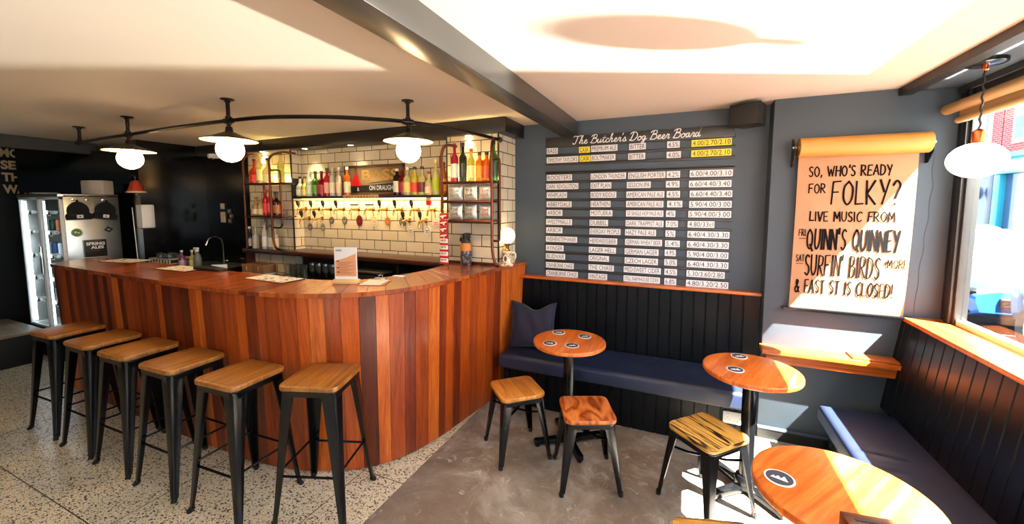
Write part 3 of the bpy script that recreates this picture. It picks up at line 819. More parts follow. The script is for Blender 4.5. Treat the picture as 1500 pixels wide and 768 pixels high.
m = MB(); m.box(1.82, 1.845, .105, .46, 0, .332, 'navy_board', bev=.003); m.tube([(1.845, .09, .03), (1.845, .09, .33)], .014, 'chrome', 8); m.build('end_panel', b)
t = thing('power_socket', 'white double power socket on the base of the wall bench', 'socket', (.345, 3.029, .232))
m = MB(); m.box(-.065, .065, -.012, 0, -.04, .045, 'white', bev=.003); m.build('plate', t)
m = MB()
for sx in (-.036, .036):
    for dx, dz, ww, hh in ((-.011, -.012, .006, .004), (.011, -.012, .006, .004), (0, .005, .004, .007)): m.box(sx + dx - ww / 2, sx + dx + ww / 2, -.0125, -.011, dz - hh / 2, dz + hh / 2, 'black')
    m.box(sx - .006, sx + .006, -.0155, -.012, .016, .030, 'white', bev=.001)
m.build('switch', t)
b = thing('window_bench', 'slate blue cushioned bench running along below the shop window', 'bench', (.84, -.70, 0))
V, fs = cushion(3.83, .40, .095, 22, 8); MB().add([(v[1], v[0], v[2]) for v in V], [f[::-1] for f in fs], 'bench_vinyl', T(0, 0, .295)).build('cushion', b, 60)
m = MB(); groove_panel(m, 3.80, 0, .28, 'navy_board', T(.06, 3.80, 0) @ RZ(-PI / 2), .085, depth=.008); m.build('base_panel', b)
MB().box(.02, .40, 0, 3.82, .277, .297, 'black', bev=.004).build('seat_board', b)
MB().box(.06, .38, 3.79, 3.81, 0, .278, 'navy_board').build('end_panel', b)

# scatter cushion: puffed square with four drawn-out corners, dented along its top
def pillow(S, th):
    N = 22; V, fs = [], []
    for side in (1, -1):
        for i in range(N + 1):
            for j in range(N + 1):
                u, v = -1 + 2 * i / N, -1 + 2 * j / N
                pin = 1 - .10 * (1 - u * u) * (abs(v) ** 3) ; pin2 = 1 - .10 * (1 - v * v) * (abs(u) ** 3)
                x, y = u * S * pin2, v * S * pin
                if v > 0: y -= S * .30 * math.exp(-((u - .12) / .42) ** 2) * v ** 3
                t_ = th * ((1 - u ** 4) * (1 - v ** 4)) ** .6
                t_ += .006 * math.sin(9 * u + 4 * v) * (1 - u * u) * (1 - v * v)
                V.append((x, y, side * t_))
    K = (N + 1) ** 2
    for i in range(N):
        for j in range(N):
            q = (i * (N + 1) + j, (i + 1) * (N + 1) + j, (i + 1) * (N + 1) + j + 1, i * (N + 1) + j + 1)
            fs.append(q); fs.append(tuple(K + a_ for a_ in q[::-1]))
    return V, fs
V, fs = pillow(.205, .065)
X = RZ(math.radians(12)) @ RX(math.radians(72)) 
o = MB().add(V, fs, 'cushion', X).build('scatter_cushion', None, 60); o.location = (-1.195, 3.19, .655)
tag(o, 'indigo velvet scatter cushion propped in the corner of the wall bench', 'cushion')

# ------------------------------------------------------------------ drawn lettering (strokes)
def S_(*p): return ('s', p)
def L_(*p): return ('l', p)
HAND = {
 'A': (.62, [L_((0, 0), (.32, 1), (.6, 0)), L_((.1, .36), (.52, .36))]),
 'B': (.5, [L_((0, 0), (.02, 1)), S_((.02, 1), (.38, .92), (.36, .62), (.03, .54)), S_((.03, .54), (.46, .45), (.42, .06), (0, 0))]),
 'C': (.56, [S_((.54, .88), (.32, 1), (.05, .68), (.06, .25), (.28, 0), (.55, .16))]),
 'D': (.56, [L_((.02, 0), (.02, 1)), S_((.02, 1), (.42, .86), (.54, .45), (.34, .08), (.02, 0))]),
 'E': (.48, [L_((.46, 1), (.02, .98), (.02, 0), (.47, .02)), L_((.02, .5), (.38, .52))]),
 'F': (.5, [L_((.5, 1), (.02, .97), (0, 0)), L_((.02, .52), (.38, .53))]),
 'G': (.6, [S_((.55, .86), (.3, 1), (.04, .65), (.08, .2), (.35, 0), (.55, .2), (.56, .45)), L_((.3, .45), (.58, .45))]),
 'H': (.56, [L_((0, 1), (.02, 0)), L_((.54, 1), (.54, 0)), L_((.02, .52), (.54, .55))]),
 'I': (.1, [L_((.05, 1), (.05, 0))]),
 'K': (.54, [L_((0, 1), (.02, 0)), L_((.5, 1), (.03, .45), (.53, 0))]),
 'L': (.46, [L_((.02, 1), (0, .02), (.46, .04))]),
 'M': (.72, [L_((0, 0), (.06, 1), (.35, .3), (.64, 1), (.72, 0))]),
 'N': (.58, [L_((0, 0), (.02, 1), (.54, .02), (.57, 1))]),
 'O': (.62, [S_((.32, 1), (.06, .75), (.05, .28), (.3, 0), (.56, .25), (.57, .72), (.3, 1))]),
 'P': (.48, [L_((0, 0), (.02, 1)), S_((.02, 1), (.42, .9), (.42, .56), (.02, .48))]),
 'Q': (.64, [S_((.32, 1), (.06, .75), (.05, .28), (.3, .02), (.56, .25), (.57, .72), (.3, 1)), L_((.36, .25), (.64, -.08))]),
 'R': (.54, [L_((0, 0), (.02, 1)), S_((.02, 1), (.42, .92), (.40, .56), (.02, .5)), L_((.12, .5), (.53, 0))]),
 'S': (.48, [S_((.44, .9), (.24, 1), (.05, .8), (.16, .57), (.36, .45), (.44, .2), (.24, 0), (.02, .12))]),
 'T': (.54, [L_((0, .98), (.54, 1)), L_((.27, .98), (.26, 0))]),
 'U': (.54, [S_((0, 1), (.02, .3), (.24, 0), (.5, .3), (.52, 1))]),
 'V': (.56, [L_((0, 1), (.28, 0), (.56, 1))]),
 'W': (.8, [L_((0, 1), (.2, 0), (.4, .7), (.6, 0), (.8, 1))]),
 'Y': (.54, [L_((0, 1), (.27, .5)), L_((.54, 1), (.2, -.02))]),
 ',': (.1, [L_((.08, .1), (.02, -.14))]), "'": (.1, [L_((.06, 1.05), (.04, .78))]),
 '?': (.46, [S_((.02, .8), (.2, 1), (.42, .8), (.3, .5), (.2, .26)), L_((.2, .04), (.21, .0))]),
 '!': (.1, [L_((.06, 1), (.05, .28)), L_((.05, .05), (.05, .0))]),
 '+': (.34, [L_((.0, .5), (.34, .5)), L_((.17, .7), (.17, .3))]),
 '&': (.6, [S_((.58, 0), (.2, .65), (.24, .98), (.42, .85), (.3, .6), (.04, .3), (.1, .04), (.32, .02), (.56, .42))]),
 ' ': (.34, []),
}
def hand(mb, text, x0, x1, y0, y1, width, mat, X, rnd, wob=.03):
    adv = sum(HAND[c][0] + .2 for c in text) - .2
    sx = (x1 - x0) / adv; sy = y1 - y0; x = x0
    for c in text:
        wd, st = HAND[c]; dy = rnd.uniform(-wob, wob); sl = rnd.uniform(-.05, .05)
        for kind, P in st:
            P = [(x + (px_ + sl * py_) * sx, y0 + (py_ + dy) * sy) for px_, py_ in P]
            if kind == 's': P = [(q.x, q.y) for q in catmull([(a, b_, 0) for a, b_ in P], 6)]
            wd2 = width * rnd.uniform(.85, 1.15)
            for seg_ in ([P] if kind == 's' else [P[i:i + 2] for i in range(len(P) - 1)]): mb.ribbon(seg_, wd2, mat, X)
        x += (wd + .2) * sx
CUR = {  # joined script, x-height .45, ascender 1
 'T': (.62, [S_((.0, .84), (.1, .98), (.35, .92), (.7, 1.0)), S_((.42, .94), (.34, .5), (.22, .05), (.05, .02), (.02, .14))]),
 'B': (.62, [S_((.3, .98), (.2, .5), (.08, 0)), S_((.05, .8), (.2, .98), (.5, .98), (.52, .72), (.24, .55)), S_((.24, .55), (.55, .5), (.5, .08), (.2, .0), (.04, .08))]),
 'D': (.66, [S_((.3, .98), (.2, .5), (.1, .03)), S_((.02, .78), (.2, .98), (.52, .92), (.62, .5), (.4, .06), (.1, .02), (.02, .12))]),
 'h': (.42, [S_((0, .1), (.14, .55), (.26, .95), (.2, 1.0), (.13, .7), (.06, 0)), S_((.07, .18), (.2, .46), (.28, .4), (.24, .06), (.34, .02), (.44, .14))]),
 'e': (.34, [S_((0, .1), (.14, .2), (.26, .36), (.18, .47), (.08, .32), (.08, .08), (.2, 0), (.36, .14))]),
 'u': (.44, [S_((0, .12), (.09, .45), (.06, .1), (.16, .0), (.28, .2), (.34, .45), (.3, .1), (.36, .01), (.46, .14))]),
 't': (.30, [S_((0, .12), (.14, .5), (.2, .85), (.12, .3), (.12, .04), (.2, .0), (.32, .14)), L_((.03, .55), (.32, .58))]),
 'c': (.32, [S_((.28, .38), (.2, .47), (.06, .28), (.08, .05), (.2, 0), (.34, .14))]),
 'r': (.30, [S_((0, .12), (.1, .4), (.12, .52), (.16, .42), (.26, .44), (.2, .1), (.24, .01), (.32, .12))]),
 "'": (.14, [L_((.12, .98), (.06, .76))]),
 's': (.32, [S_((0, .1), (.14, .4), (.17, .5), (.24, .25), (.22, .04), (.1, 0), (.03, .06)), S_((.2, .02), (.3, .06), (.34, .12))]),
 'o': (.36, [S_((.2, .46), (.06, .3), (.06, .08), (.18, 0), (.3, .16), (.3, .38), (.2, .46), (.26, .36), (.4, .4))]),
 'g': (.40, [S_((.28, .4), (.16, .47), (.05, .25), (.1, .03), (.2, .06), (.3, .42), (.26, -.1), (.16, -.36), (.04, -.28), (.2, -.06), (.42, .14))]),
 'a': (.42, [S_((.28, .4), (.16, .47), (.05, .25), (.1, .02), (.2, .08), (.3, .45), (.28, .1), (.34, .01), (.44, .14))]),
 'd': (.42, [S_((.28, .4), (.16, .47), (.05, .25), (.1, .02), (.2, .08), (.34, .6), (.38, .98), (.3, .2), (.33, .01), (.44, .14))]),
 ' ': (.26, []),
}
def script(mb, text, x0, x1, y0, h, width, mat, X):
    adv = sum(CUR[c][0] for c in text); sx = (x1 - x0) / adv; x = x0
    for c in text:
        wd, st = CUR[c]
        for kind, P in st:
            P = [(x + (px_ + .12 * py_) * sx, y0 + py_ * h) for px_, py_ in P]
            if kind == 's': P = [(q.x, q.y) for q in catmull([(a, b_, 0) for a, b_ in P], 7)]
            mb.ribbon(P, width, mat, X)
        x += wd * sx

# ------------------------------------------------------------------ beer board
board = thing('beer_board', 'large dark beer menu board with rows of white lettered strips on the slate blue wall', 'menu board', (-.43, 3.449, 0))
ox = .43
m = MB(); m.box(-1.173 + ox, .308 + ox, -.020, 0, 2.205, 2.292, 'board', bev=.002)
script(m, "The Butcher's Dog Beer Board", -.925 + ox, .075 + ox, 2.222, .068, .0062, 'script_white', wallm(0, -.0205, 0))
m.build('header_panel', board)
ROWS = [
(2.173, [('BASS', -1.164, -1.061), ('CASK*', -0.871, -0.776), ('PREMIUM ALE', -0.766, -0.545), ('BITTER', -0.45, -0.32), ('4.5%', -0.16, -0.067), ('4.00/2.70/2.10*', 0.017, 0.293)]),
(2.095, [("TIMOTHY TAYLOR'S", -1.164, -0.875), ('CASK*', -0.865, -0.769), ('BOLTMAKER', -0.765, -0.56), ('BITTER', -0.457, -0.323), ('4.0%', -0.161, -0.056), ('4.00/2.70/2.10*', 0.018, 0.293)]),
(1.940, [('ROOSTERS', -1.162, -0.929), ('LONDON THUNDER', -0.766, -0.47), ('ENGLISH PORTER', -0.454, -0.164), ('4.2%', -0.156, -0.057), ('6.00/4.00/3.10', 0.012, 0.309)]),
(1.861, [('DARK REVOLUTION', -1.166, -0.872), ('EXIT PLAN', -0.765, -0.589), ('SESSION IPA', -0.463, -0.274), ('4.9%', -0.159, -0.058), ('6.60/4.40/3.40', 0.01, 0.303)]),
(1.783, [('WHIPLASH', -1.161, -0.973), ('BODY RIDDLE', -0.764, -0.546), ('AMERICAN PALE ALE', -0.465, -0.168), ('4.5%', -0.151, -0.052), ('6.60/4.40/3.40', 0.018, 0.312)]),
(1.704, [('ABBEYDALE', -1.161, -0.93), ('HEATHEN', -0.762, -0.592), ('AMERICAN PALE ALE', -0.465, -0.173), ('4.1%', -0.145, -0.033), ('5.90/4.00/3.00', 0.017, 0.311)]),
(1.626, [('ARBOR', -1.16, -1.013), ('MOTUEKA', -0.765, -0.575), ('GF SINGLE HOP PALE ALE', -0.463, -0.171), ('4%', -0.151, -0.081), ('5.90/4.00/3.00', 0.013, 0.311)]),
(1.545, [('WESTMALLE', -1.164, -0.924), ('DUBBEL', -0.768, -0.61), ('DARK TRAPPIST ALE', -0.465, -0.167), ('7.0%', -0.151, -0.06), ('4.80/33cl', 0.011, 0.2)]),
(1.469, [('ARBOR', -1.163, -1.011), ('EVERDAY PEOPLE', -0.767, -0.505), ('HAZY PALE ALE', -0.467, -0.222), ('5%', -0.15, -0.076), ('6.40/4.30/3.30', 0.012, 0.306)]),
(1.389, [('WEIHENSTEPHANER', -1.165, -0.876), ('HEFEWEISSBIER', -0.769, -0.53), ('GERMAN WHEAT BEER', -0.465, -0.174), ('5.4%', -0.151, -0.041), ('6.40/4.30/3.30', 0.011, 0.305)]),
(1.311, [('AYINGER', -1.164, -0.999), ('LAGER HELL', -0.77, -0.539), ('GERMAN LAGER', -0.467, -0.198), ('4.9%', -0.151, -0.068), ('5.90/4.00/3.00', 0.014, 0.305)]),
(1.234, [('BUDVAR', -1.164, -0.983), ('ORIGINAL', -0.771, -0.596), ('CZECH LAGER', -0.465, -0.201), ('5.0%', -0.152, -0.057), ('6.40/4.30/3.30', 0.015, 0.308)]),
(1.155, [('CRANBORNE CHASE', -1.163, -0.904), ('THE CHASE', -0.771, -0.553), ('MED/SWEET CIDER', -0.471, -0.176), ('4.5%', -0.149, -0.054), ('5.30/3.60/2.80', 0.016, 0.286)]),
(1.078, [('CRANBORNE CHASE', -1.162, -0.865), ('VINTAGE', -0.772, -0.608), ('STILL FARMHOUSE CIDER', -0.471, -0.181), ('6.8%', -0.147, -0.057), ('4.80/3.20/2.50', 0.015, 0.314)])]
rj = random.Random(2)
def rail(z, th=.024):
    MB().box(-1.173 + ox, .318 + ox, -.016, 0, z - th / 2, z + th / 2, 'board', bev=.003).build('rail', board)
for i, (z, strips) in enumerate(ROWS):
    rail(z + .0385 if i else z + .042, .022)
    if i in (1, 13): rail(z - .0385, .022)
    for t_, a, b_ in strips:
        yel = t_.endswith('*'); t_ = t_.rstrip('*')
        jz = rj.uniform(-.0025, .0025); X = T((a + b_) / 2 + ox, -.010, z + jz) @ RY(rj.uniform(-.004, .004)) @ FACE_Y
        hw, hh = (b_ - a) / 2, .0262
        m = MB(); m.box(-hw, hw, -hh, hh, -.0022, 0, 'strip_yellow' if yel else 'strip_white', X, bev=.0007, seg=1)
        m.text(t_, (b_ - a) - .018, .0365 if len(t_) < 19 else .031, 'ink', X, bold=.0, lift=.0006)
        m.build('label_strip', board)
rail(1.985, .016)

# ------------------------------------------------------------------ paper roll poster on the pillar
t = thing('paper_roll_poster', 'wall-mounted kraft paper roll with hand-lettered gig notice', 'poster', (.98, 3.298, 0))
V, fs = [], []; W2 = .305; N = 24; zt, zb = 2.02, .988
m = MB()
for i in range(N + 1):
    f = i / N; z = zt + (zb - zt) * f
    y = -.052 + .020 * math.sin(PI * min(1, f)) * -.6 + .030 * f
    V += [(-W2, y, z), (W2, y, z)]
for i in range(N): fs.append((2 * i, 2 * i + 2, 2 * i + 3, 2 * i + 1))
m.add(V, fs, 'kraft')
m.add([(x, y + .0012, z) for x, y, z in V], [f[::-1] for f in fs], 'kraft')
tilt = math.atan2(.030, zt - zb)
PX = T(0, -.0660, 0) @ FACE_Y
class Bent(MB):
    """lettering that lies on the hanging sheet"""
    def add(s, vs_, fs_, mat, X=I4, flat=False):
        o = len(s.v); MB.add(s, vs_, fs_, mat, X, flat)
        for k in range(o, len(s.v)):
            v = s.v[k]; f = max(0, min(1, (zt - v.z) / (zt - zb))); s.v[k] = Vector((v.x, -.052 - .012 * math.sin(PI * f) + .030 * f - .003, v.z))
        return s
mm = Bent(); rh = random.Random(4)
def ln(text, u0, u1, v0, v1, wd):
    z1 = zt - .02 - v0 * .99; z0 = zt - .02 - v1 * .99
    hand(mm, text, -W2 + u0 * 2 * W2, -W2 + u1 * 2 * W2, z0, z1, wd, 'ink', PX, rh)
ln("SO, WHO'S READY", .105, .80, .050, .115, .0080)
ln("FOR", .110, .255, .165, .225, .0080); ln("FOLKY?", .315, .875, .150, .300, .0110)
ln("LIVE MUSIC FROM", .135, .855, .350, .412, .0080)
ln("FRI", .045, .105, .470, .515, .0050); ln("QUINN'S QUINNEY", .125, .905, .470, .605, .0110)
ln("SAT", .035, .110, .645, .690, .0050); ln("SURFIN' BIRDS", .125, .770, .645, .785, .0090); ln("+MORE", .800, .985, .655, .710, .0050)
ln("& EAST ST IS CLOSED!", .045, .890, .815, .905, .0080)
for u0, u1, v in ((.05, .11, .532), (.04, .10, .706)):
    mm.ribbon([(-W2 + u0 * 2 * W2, zt - .02 - v * .99), (-W2 + u1 * 2 * W2, zt - .02 - v * .99)], .004, 'ink', PX)
for u0 in (.62, .70, .80):
    mm.ribbon([(-W2 + (u0 + .012 * k) * 2 * W2, zt - .02 - (.925 + .012 * (k % 2)) * .99) for k in range(6)], .0035, 'ink', PX)
sh = m.build('paper_sheet', t); mm.build('lettering', sh)
m = MB(); RX0 = T(0, -.072, 2.075) @ RY(PI / 2)
m.lathe([(0, -.315), (.012, -.315), (.013, -.312), (.060, -.312), (.062, -.310), (.062, .340), (.060, .342), (.013, .342), (.012, .345), (0, .345)], 'kraft_roll', 32, RX0); m.build('paper_roll', t)
for x in (-.335, .355):
    m = MB(); m.prism([(-.13, 1.975), (-.05, 1.96), (0, 1.96), (0, 2.14), (-.03, 2.14), (-.09, 2.06)] if False else [(0, 1.955), (0, 2.145), (-.045, 2.13), (-.095, 2.06), (-.095, 2.02), (-.03, 1.955)], x - .003, x + .003, 'steel_black', Matrix(((0, 0, 1, 0), (1, 0, 0, 0), (0, 1, 0, 0), (0, 0, 0, 1))), bev=.001, seg=1)
    m.cyl((x - .012, -.072, 2.075), (x + .012, -.072, 2.075), .010, 'chrome', n=10); m.build('bracket', t)
m = MB(); m.box(-.345, .350, -.040, -.004, .972, .992, 'steel_black', bev=.003)
for x in (-.33, .335): m.cyl((x, -.042, .982), (x, -.038, .982), .007, 'chrome', n=8)
m.build('tear_bar', t)
# hairline crack in the pillar plaster beside the poster
m = MB(); P = [(1.378, 2.00), (1.372, 1.9), (1.383, 1.82), (1.372, 1.72), (1.376, 1.62), (1.362, 1.5), (1.366, 1.42), (1.352, 1.3), (1.354, 1.2), (1.345, 1.08), (1.348, 1.0)]
m.ribbon([(q.x, q.y) for q in catmull([(a, b_, 0) for a, b_ in P], 5)], .0022, plain('crack', '#2c3440', .8), wallm(0, 3.2992, 0)); o = m.build('wall_pillar_crack'); o['kind'] = 'structure'

t = thing('wall_speaker', 'black loudspeaker up in the corner above the beer board', 'speaker', (.385, 3.30, 2.325), math.radians(-28))
m = MB(); m.prism([(-.10, -.085), (.10, -.085), (.075, .075), (-.075, .075)], -.075, .075, 'black', bev=.008); m.build('cabinet', t)
m = MB(); m.box(-.092, .092, -.091, -.085, -.068, .068, plain('speaker_cloth', '#1b1a19', .9), bev=.003); m.build('grille', t)
m = MB(); m.tube([(0, .07, 0), (0, .12, .02), (.03, .15, .04)], .010, 'steel_black', 8); m.build('bracket', t)

# ------------------------------------------------------------------ pipe rail with pendant lamps
ZR = 2.275
rp = [(-5.21, 1.85, ZR), (-4.72, 1.815, ZR), (-4.235, 1.80, ZR), (-3.55, 1.775, ZR), (-2.905, 1.785, ZR), (-2.55, 1.82, ZR), (-2.22, 1.95, ZR), (-1.98, 2.12, ZR), (-1.80, 2.31, ZR), (-1.60, 2.66, ZR - .01), (-1.44, 3.04, ZR - .04)]
rail_t = thing('lamp_rail', 'black iron pipe rail curving over the bar on ceiling rods', 'lamp rail', (-3.0, 2.0, CH))
D = Vector((3.0, -2.0, -CH))
m = MB(); m.tube([p + D for p in catmull(rp, 8)], .0135, 'iron', 10); m.build('pipe', rail_t)
for x, y in ((-5.20, 1.85), (-4.235, 1.80), (-2.905, 1.785), (-1.80, 2.31)):
    m = MB(); X = T(x + 3.0, y - 2.0, -CH)
    m.lathe([(0, CH), (.042, CH), (.042, CH - .006), (.018, CH - .012), (.018, CH - .022), (.0125, CH - .024), (.0125, ZR + .03), (.019, ZR + .028), (.019, ZR - .022), (0, ZR - .022)], 'iron', 14, X); m.build('drop_rod', rail_t)
    d = Vector((.035, 0, 0)) if x < -2.5 else Vector((.022, .028, 0))
    MB().cyl(tuple(Vector((0, 0, ZR)) - d), tuple(Vector((0, 0, ZR)) + d), .020, 'iron', n=12, X=X).build('pipe_tee', rail_t)
m = MB(); m.sphere((-1.44 + 3, 3.04 - 2, ZR - .04 - CH), .024, 'iron'); m.build('end_elbow', rail_t)
def pendant(label, x, y):
    t = thing('pendant_lamp', label, 'lamp', (x, y, 0), 0, 'pendant lamps over the bar')
    m = MB(); m.lathe([(0, 2.253), (.012, 2.252), (.012, 2.235), (.020, 2.232), (.024, 2.205), (.026, 2.185), (0, 2.185)], 'iron', 16); m.build('lamp_holder', t)
    m = MB(); m.lathe([(.024, 2.200), (.045, 2.192), (.10, 2.168), (.165, 2.146), (.171, 2.140), (.169, 2.139)], 'shade_out', 40)
    m.lathe([(.169, 2.139), (.163, 2.143), (.10, 2.164), (.045, 2.186), (.024, 2.192)], 'shade_in', 40); m.build('lamp_shade', t)
    m = MB(); m.sphere((0, 0, 2.078), .084, 'globe', n=28); m.build('globe', t)
    return t
p0 = pendant('lit globe pendant under a flat shade, furthest along the rail near the fridge', -4.235, 1.80)
copy_tree(p0, (-2.905, 1.785, 0), 0, 'lit globe pendant under a flat shade, middle one of the rail before the dark wall')
copy_tree(p0, (-1.80, 2.31, 0), 0, 'lit globe pendant under a flat shade, hanging in front of the tiled wall')
# window pendant
t = thing('window_pendant', 'lit white globe hanging on a black cable in the shop window', 'lamp', (1.30, 2.74, 0))
m = MB(); m.lathe([(0, 2.396), (.075, 2.396), (.075, 2.378), (.062, 2.372), (0, 2.372)], 'steel_black', 24); m.build('ceiling_rose', t)
m = MB(); m.lathe([(0, 2.373), (.012, 2.372), (.012, 2.350), (.006, 2.346), (0, 2.346)], 'copper_bright', 14); m.build('cord_grip', t)
m = MB(); m.tube([(.003 * math.cos(k * .9), .003 * math.sin(k * .9), 2.35 - k * .0075) for k in range(39)], .0045, 'black', 7); m.build('cable', t)
m = MB(); m.lathe([(0, 2.07), (.008, 2.07), (.022, 2.060), (.024, 2.055), (.024, 2.005), (.030, 2.0), (0, 1.998)], 'copper_bright', 20); m.build('lamp_holder', t)
m = MB(); m.sphere((0, 0, 1.918), .106, 'globe_cool', .106, .086, 28); m.build('globe', t)
# roller blind
t = thing('roller_blind', 'rolled-up beige blind across the top of the shop window', 'blind', (1.40, 0, 2.262))
BL = plain('blind_cloth', '#97794f', .75)
m = MB(); m.lathe([(0, -.62), (.030, -.62), (.030, 3.262), (0, 3.262)], BL, 24, RX(-PI / 2)); m.build('rolled_cloth', t)
m = MB(); m.box(.010, .016, -.60, 3.16, -.075, .0, BL); m.build('hanging_cloth', t)
m = MB(); m.lathe([(0, -.60), (.018, -.60), (.018, 3.17), (0, 3.17)], BL, 16, T(.013, 0, -.078) @ RX(-PI / 2)); m.build('bottom_bar', t)

# ------------------------------------------------------------------ shelf over the taps, framed mirror, tile letters
t = thing('wall_shelf', 'long black shelf on the tiled wall above the beer taps', 'shelf', (-3.0, 3.22, 1.79))
m = MB(); m.box(-1.0, 1.02, -.135, 0, -.022, 0, 'black', bev=.002); m.build('board', t)
m = MB(); m.box(-1.0, -.985, -.135, 0, -.022, .20, 'black', bev=.002); m.build('end_panel', t)
MB().box(-.98, 1.0, -.03, -.012, -.031, -.022, 'led').build('light_strip', t)
area('shelf_strip_light', (-3.0, 3.155, 1.762), (0, .12, -1), 1.9, .03, 12, (1.0, .66, .28))
t = thing('framed_mirror', 'dark framed gold mirror sign with a red triangle above the taps', 'mirror sign', (-2.945, 3.205, 1.79))
m = MB(); w_, h_ = .385, .315
m.box(-w_, w_, -.02, .010, 0, .022, 'dark_wood', bev=.003); m.box(-w_, w_, -.02, .010, h_ - .022, h_, 'dark_wood', bev=.003)
m.box(-w_, -w_ + .022, -.02, .010, 0, h_, 'dark_wood', bev=.003); m.box(w_ - .022, w_, -.02, .010, 0, h_, 'dark_wood', bev=.003); m.build('frame', t)
m = MB(); m.box(-w_ + .01, w_ - .01, -.010, .008, .01, h_ - .01, 'mirror_field')
X = wallm(0, -.0102, 0)
m.poly([(-.30, .035), (.34, .035), (.34, .135), (-.05, .110), (-.30, .105)], 'black', X, .0006)
m.poly([(-.06, .125), (.34, .150), (.34, .158), (-.03, .135)], 'black', X, .0008)
m.poly([(-.315, .105), (-.145, .105), (-.23, .250)], 'red', X, .0018)
m.text('BASS', .47, .105, 'gold', wallm(.09, -.0102, .215), bold=.02, lift=.001)
m.text('BASS', .46, .098, plain('gilt', '#b08a4a', .35, .3), wallm(.088, -.0102, .217), bold=-.012, lift=.0022)
m.text('ON DRAUGHT', .34, .050, 'script_white', wallm(.12, -.0102, .082), bold=.02, lift=.0016)
m.text('&', .03, .04, 'script_white', wallm(-.20, -.0102, .07), lift=.0016)
m.build('mirror_glass', t)
t = thing('letter_tiles', 'row of small wooden letter tiles fixed along the shelf edge under the mirror', 'letter tiles', (-3.01, 3.083, 1.780))
m = MB(); s_ = '#BUTCHERSDOG'
for i, c in enumerate(s_):
    x = -.215 + i * .039
    m.box(x - .017, x + .017, -.004, .0015, -.018, .018, plain('letter_tile_wood', '#d6a56b', .5) if i == 0 else m.mats[0], bev=.002, seg=1)
    m.text(c, .018, .022, 'ink', wallm(x, -.0042, 0), bold=.02, lift=.0006)
m.build('tiles', t)

# ------------------------------------------------------------------ bottles
_bt = {}
def bcol(c, tr=.35):
    k = ('b', c, tr)
    if k not in _bt: _bt[k] = glass('bottle_glass_' + c.strip('#'), c, tr, .06)
    return _bt[k]
def flatc(c):
    k = ('f', c)
    if k not in _bt: _bt[k] = plain('bottle_paint_' + c.strip('#'), c, .4)
    return _bt[k]
SHAPES = {  # (radius, height, shoulder start, neck radius, neck start)
 'slim': (.033, .30, .62, .013, .78), 'round': (.044, .22, .45, .014, .72), 'stout': (.041, .27, .58, .014, .74), 'tall': (.034, .33, .60, .013, .76), 'square': (.038, .26, .68, .014, .80)}
def bottle(label, loc, group, shape, gl, cap, lab=None, tr=.35, sc=1.0, name='bottle'):
    r, h, sh, rn, nk = SHAPES[shape]; r *= sc; h *= sc; rn *= sc
    t = thing(name, label, 'bottle', loc, 0, group)
    pr = [(0, .003), (r * .85, 0), (r, .006), (r, h * sh * .5), (r, h * sh)]
    for k in range(1, 6):
        f = k / 5; pr.append((rn + (r - rn) * (.5 + .5 * math.cos(PI * f)), h * (sh + (nk - sh) * f)))
    pr += [(rn, h * .93), (rn * 1.15, h * .935), (rn * 1.15, h * .95), (0, h * .95)]
    n = 4 if shape == 'square' and False else 14
    MB().lathe(pr, bcol(gl, tr), n).build('glass_body', t)
    MB().lathe([(0, h * .90), (rn * 1.25, h * .90), (rn * 1.25, h), (0, h)], flatc(cap), 12).build('cap', t)
    if lab: MB().lathe([(r * 1.012, h * sh * .18), (r * 1.012, h * sh * .78)], flatc(lab), 14).build('label', t)
    return t
SZ = 1.79; SG = 'bottles on the black shelf over the taps'
LEFT = [(-3.945, 'round', '#e9e4c8', '#3a2d1c', '#f0ead6', 'clear squat'), (-3.868, 'round', '#e5d34a', '#4a3a18', '#f2e27a', 'yellow'), (-3.79, 'stout', '#eef0d8', '#f0f0e8', '#dfe8c8', 'clear'), (-3.705, 'stout', '#3f7a1e', '#4a1518', '#5e9a30', 'green'),
        (-3.615, 'stout', '#8e1420', '#5a0f14', '#a81c28', 'dark red'), (-3.535, 'slim', '#e2303c', '#3c6a28', '#f0b0a0', 'pinkish red'), (-3.455, 'slim', '#efe6cc', '#d8c8a0', '#f4e8c8', 'clear slim'), (-3.365, 'slim', '#f2ddb8', '#e8e4d8', '#f0d0a8', 'clear peach-tinted')]
for i, (x, shp, g_, c_, l_, w_) in enumerate(LEFT):
    bottle('%s bottle, %s from the left on the shelf left of the mirror sign' % (w_, ordn[i]), (x, 3.15, SZ), SG, shp, g_, c_, l_)
bottle('orange-filled bottle standing in front of the mirror sign by the red triangle', (-3.225, 3.125, SZ), SG, 'slim', '#e86a20', '#c8dce0', '#f0e0b0')
RIGHT = [(-2.60, 'square', '#2a0c0c', '#e8e2d4', '#ece2c0', 'dark red white-capped'), (-2.535, 'stout', '#7c1018', '#5a0c10', '#8e1a20', 'crimson'), (-2.475, 'stout', '#e8d88a', '#e8e0c0', '#f0d870', 'pale yellow'), (-2.39, 'stout', '#f0d848', '#24191c', '#e23a20', 'bright yellow red-footed'),
         (-2.305, 'stout', '#ead890', '#17120f', '#6a1a18', 'straw-coloured dark-capped'), (-2.225, 'round', '#eee2a0', '#8a3020', '#f4ecc0', 'squat pale'), (-2.15, 'tall', '#f2ea9c', '#e8dca0', '#b8d020', 'tall clear lime-labelled'), (-2.065, 'slim', '#d86a20', '#7a3010', '#e89040', 'amber')]
for i, (x, shp, g_, c_, l_, w_) in enumerate(RIGHT):
    bottle('%s bottle, %s along the shelf right of the mirror sign' % (w_, ordn[i]), (x, 3.15, SZ), SG, shp, g_, c_, l_)

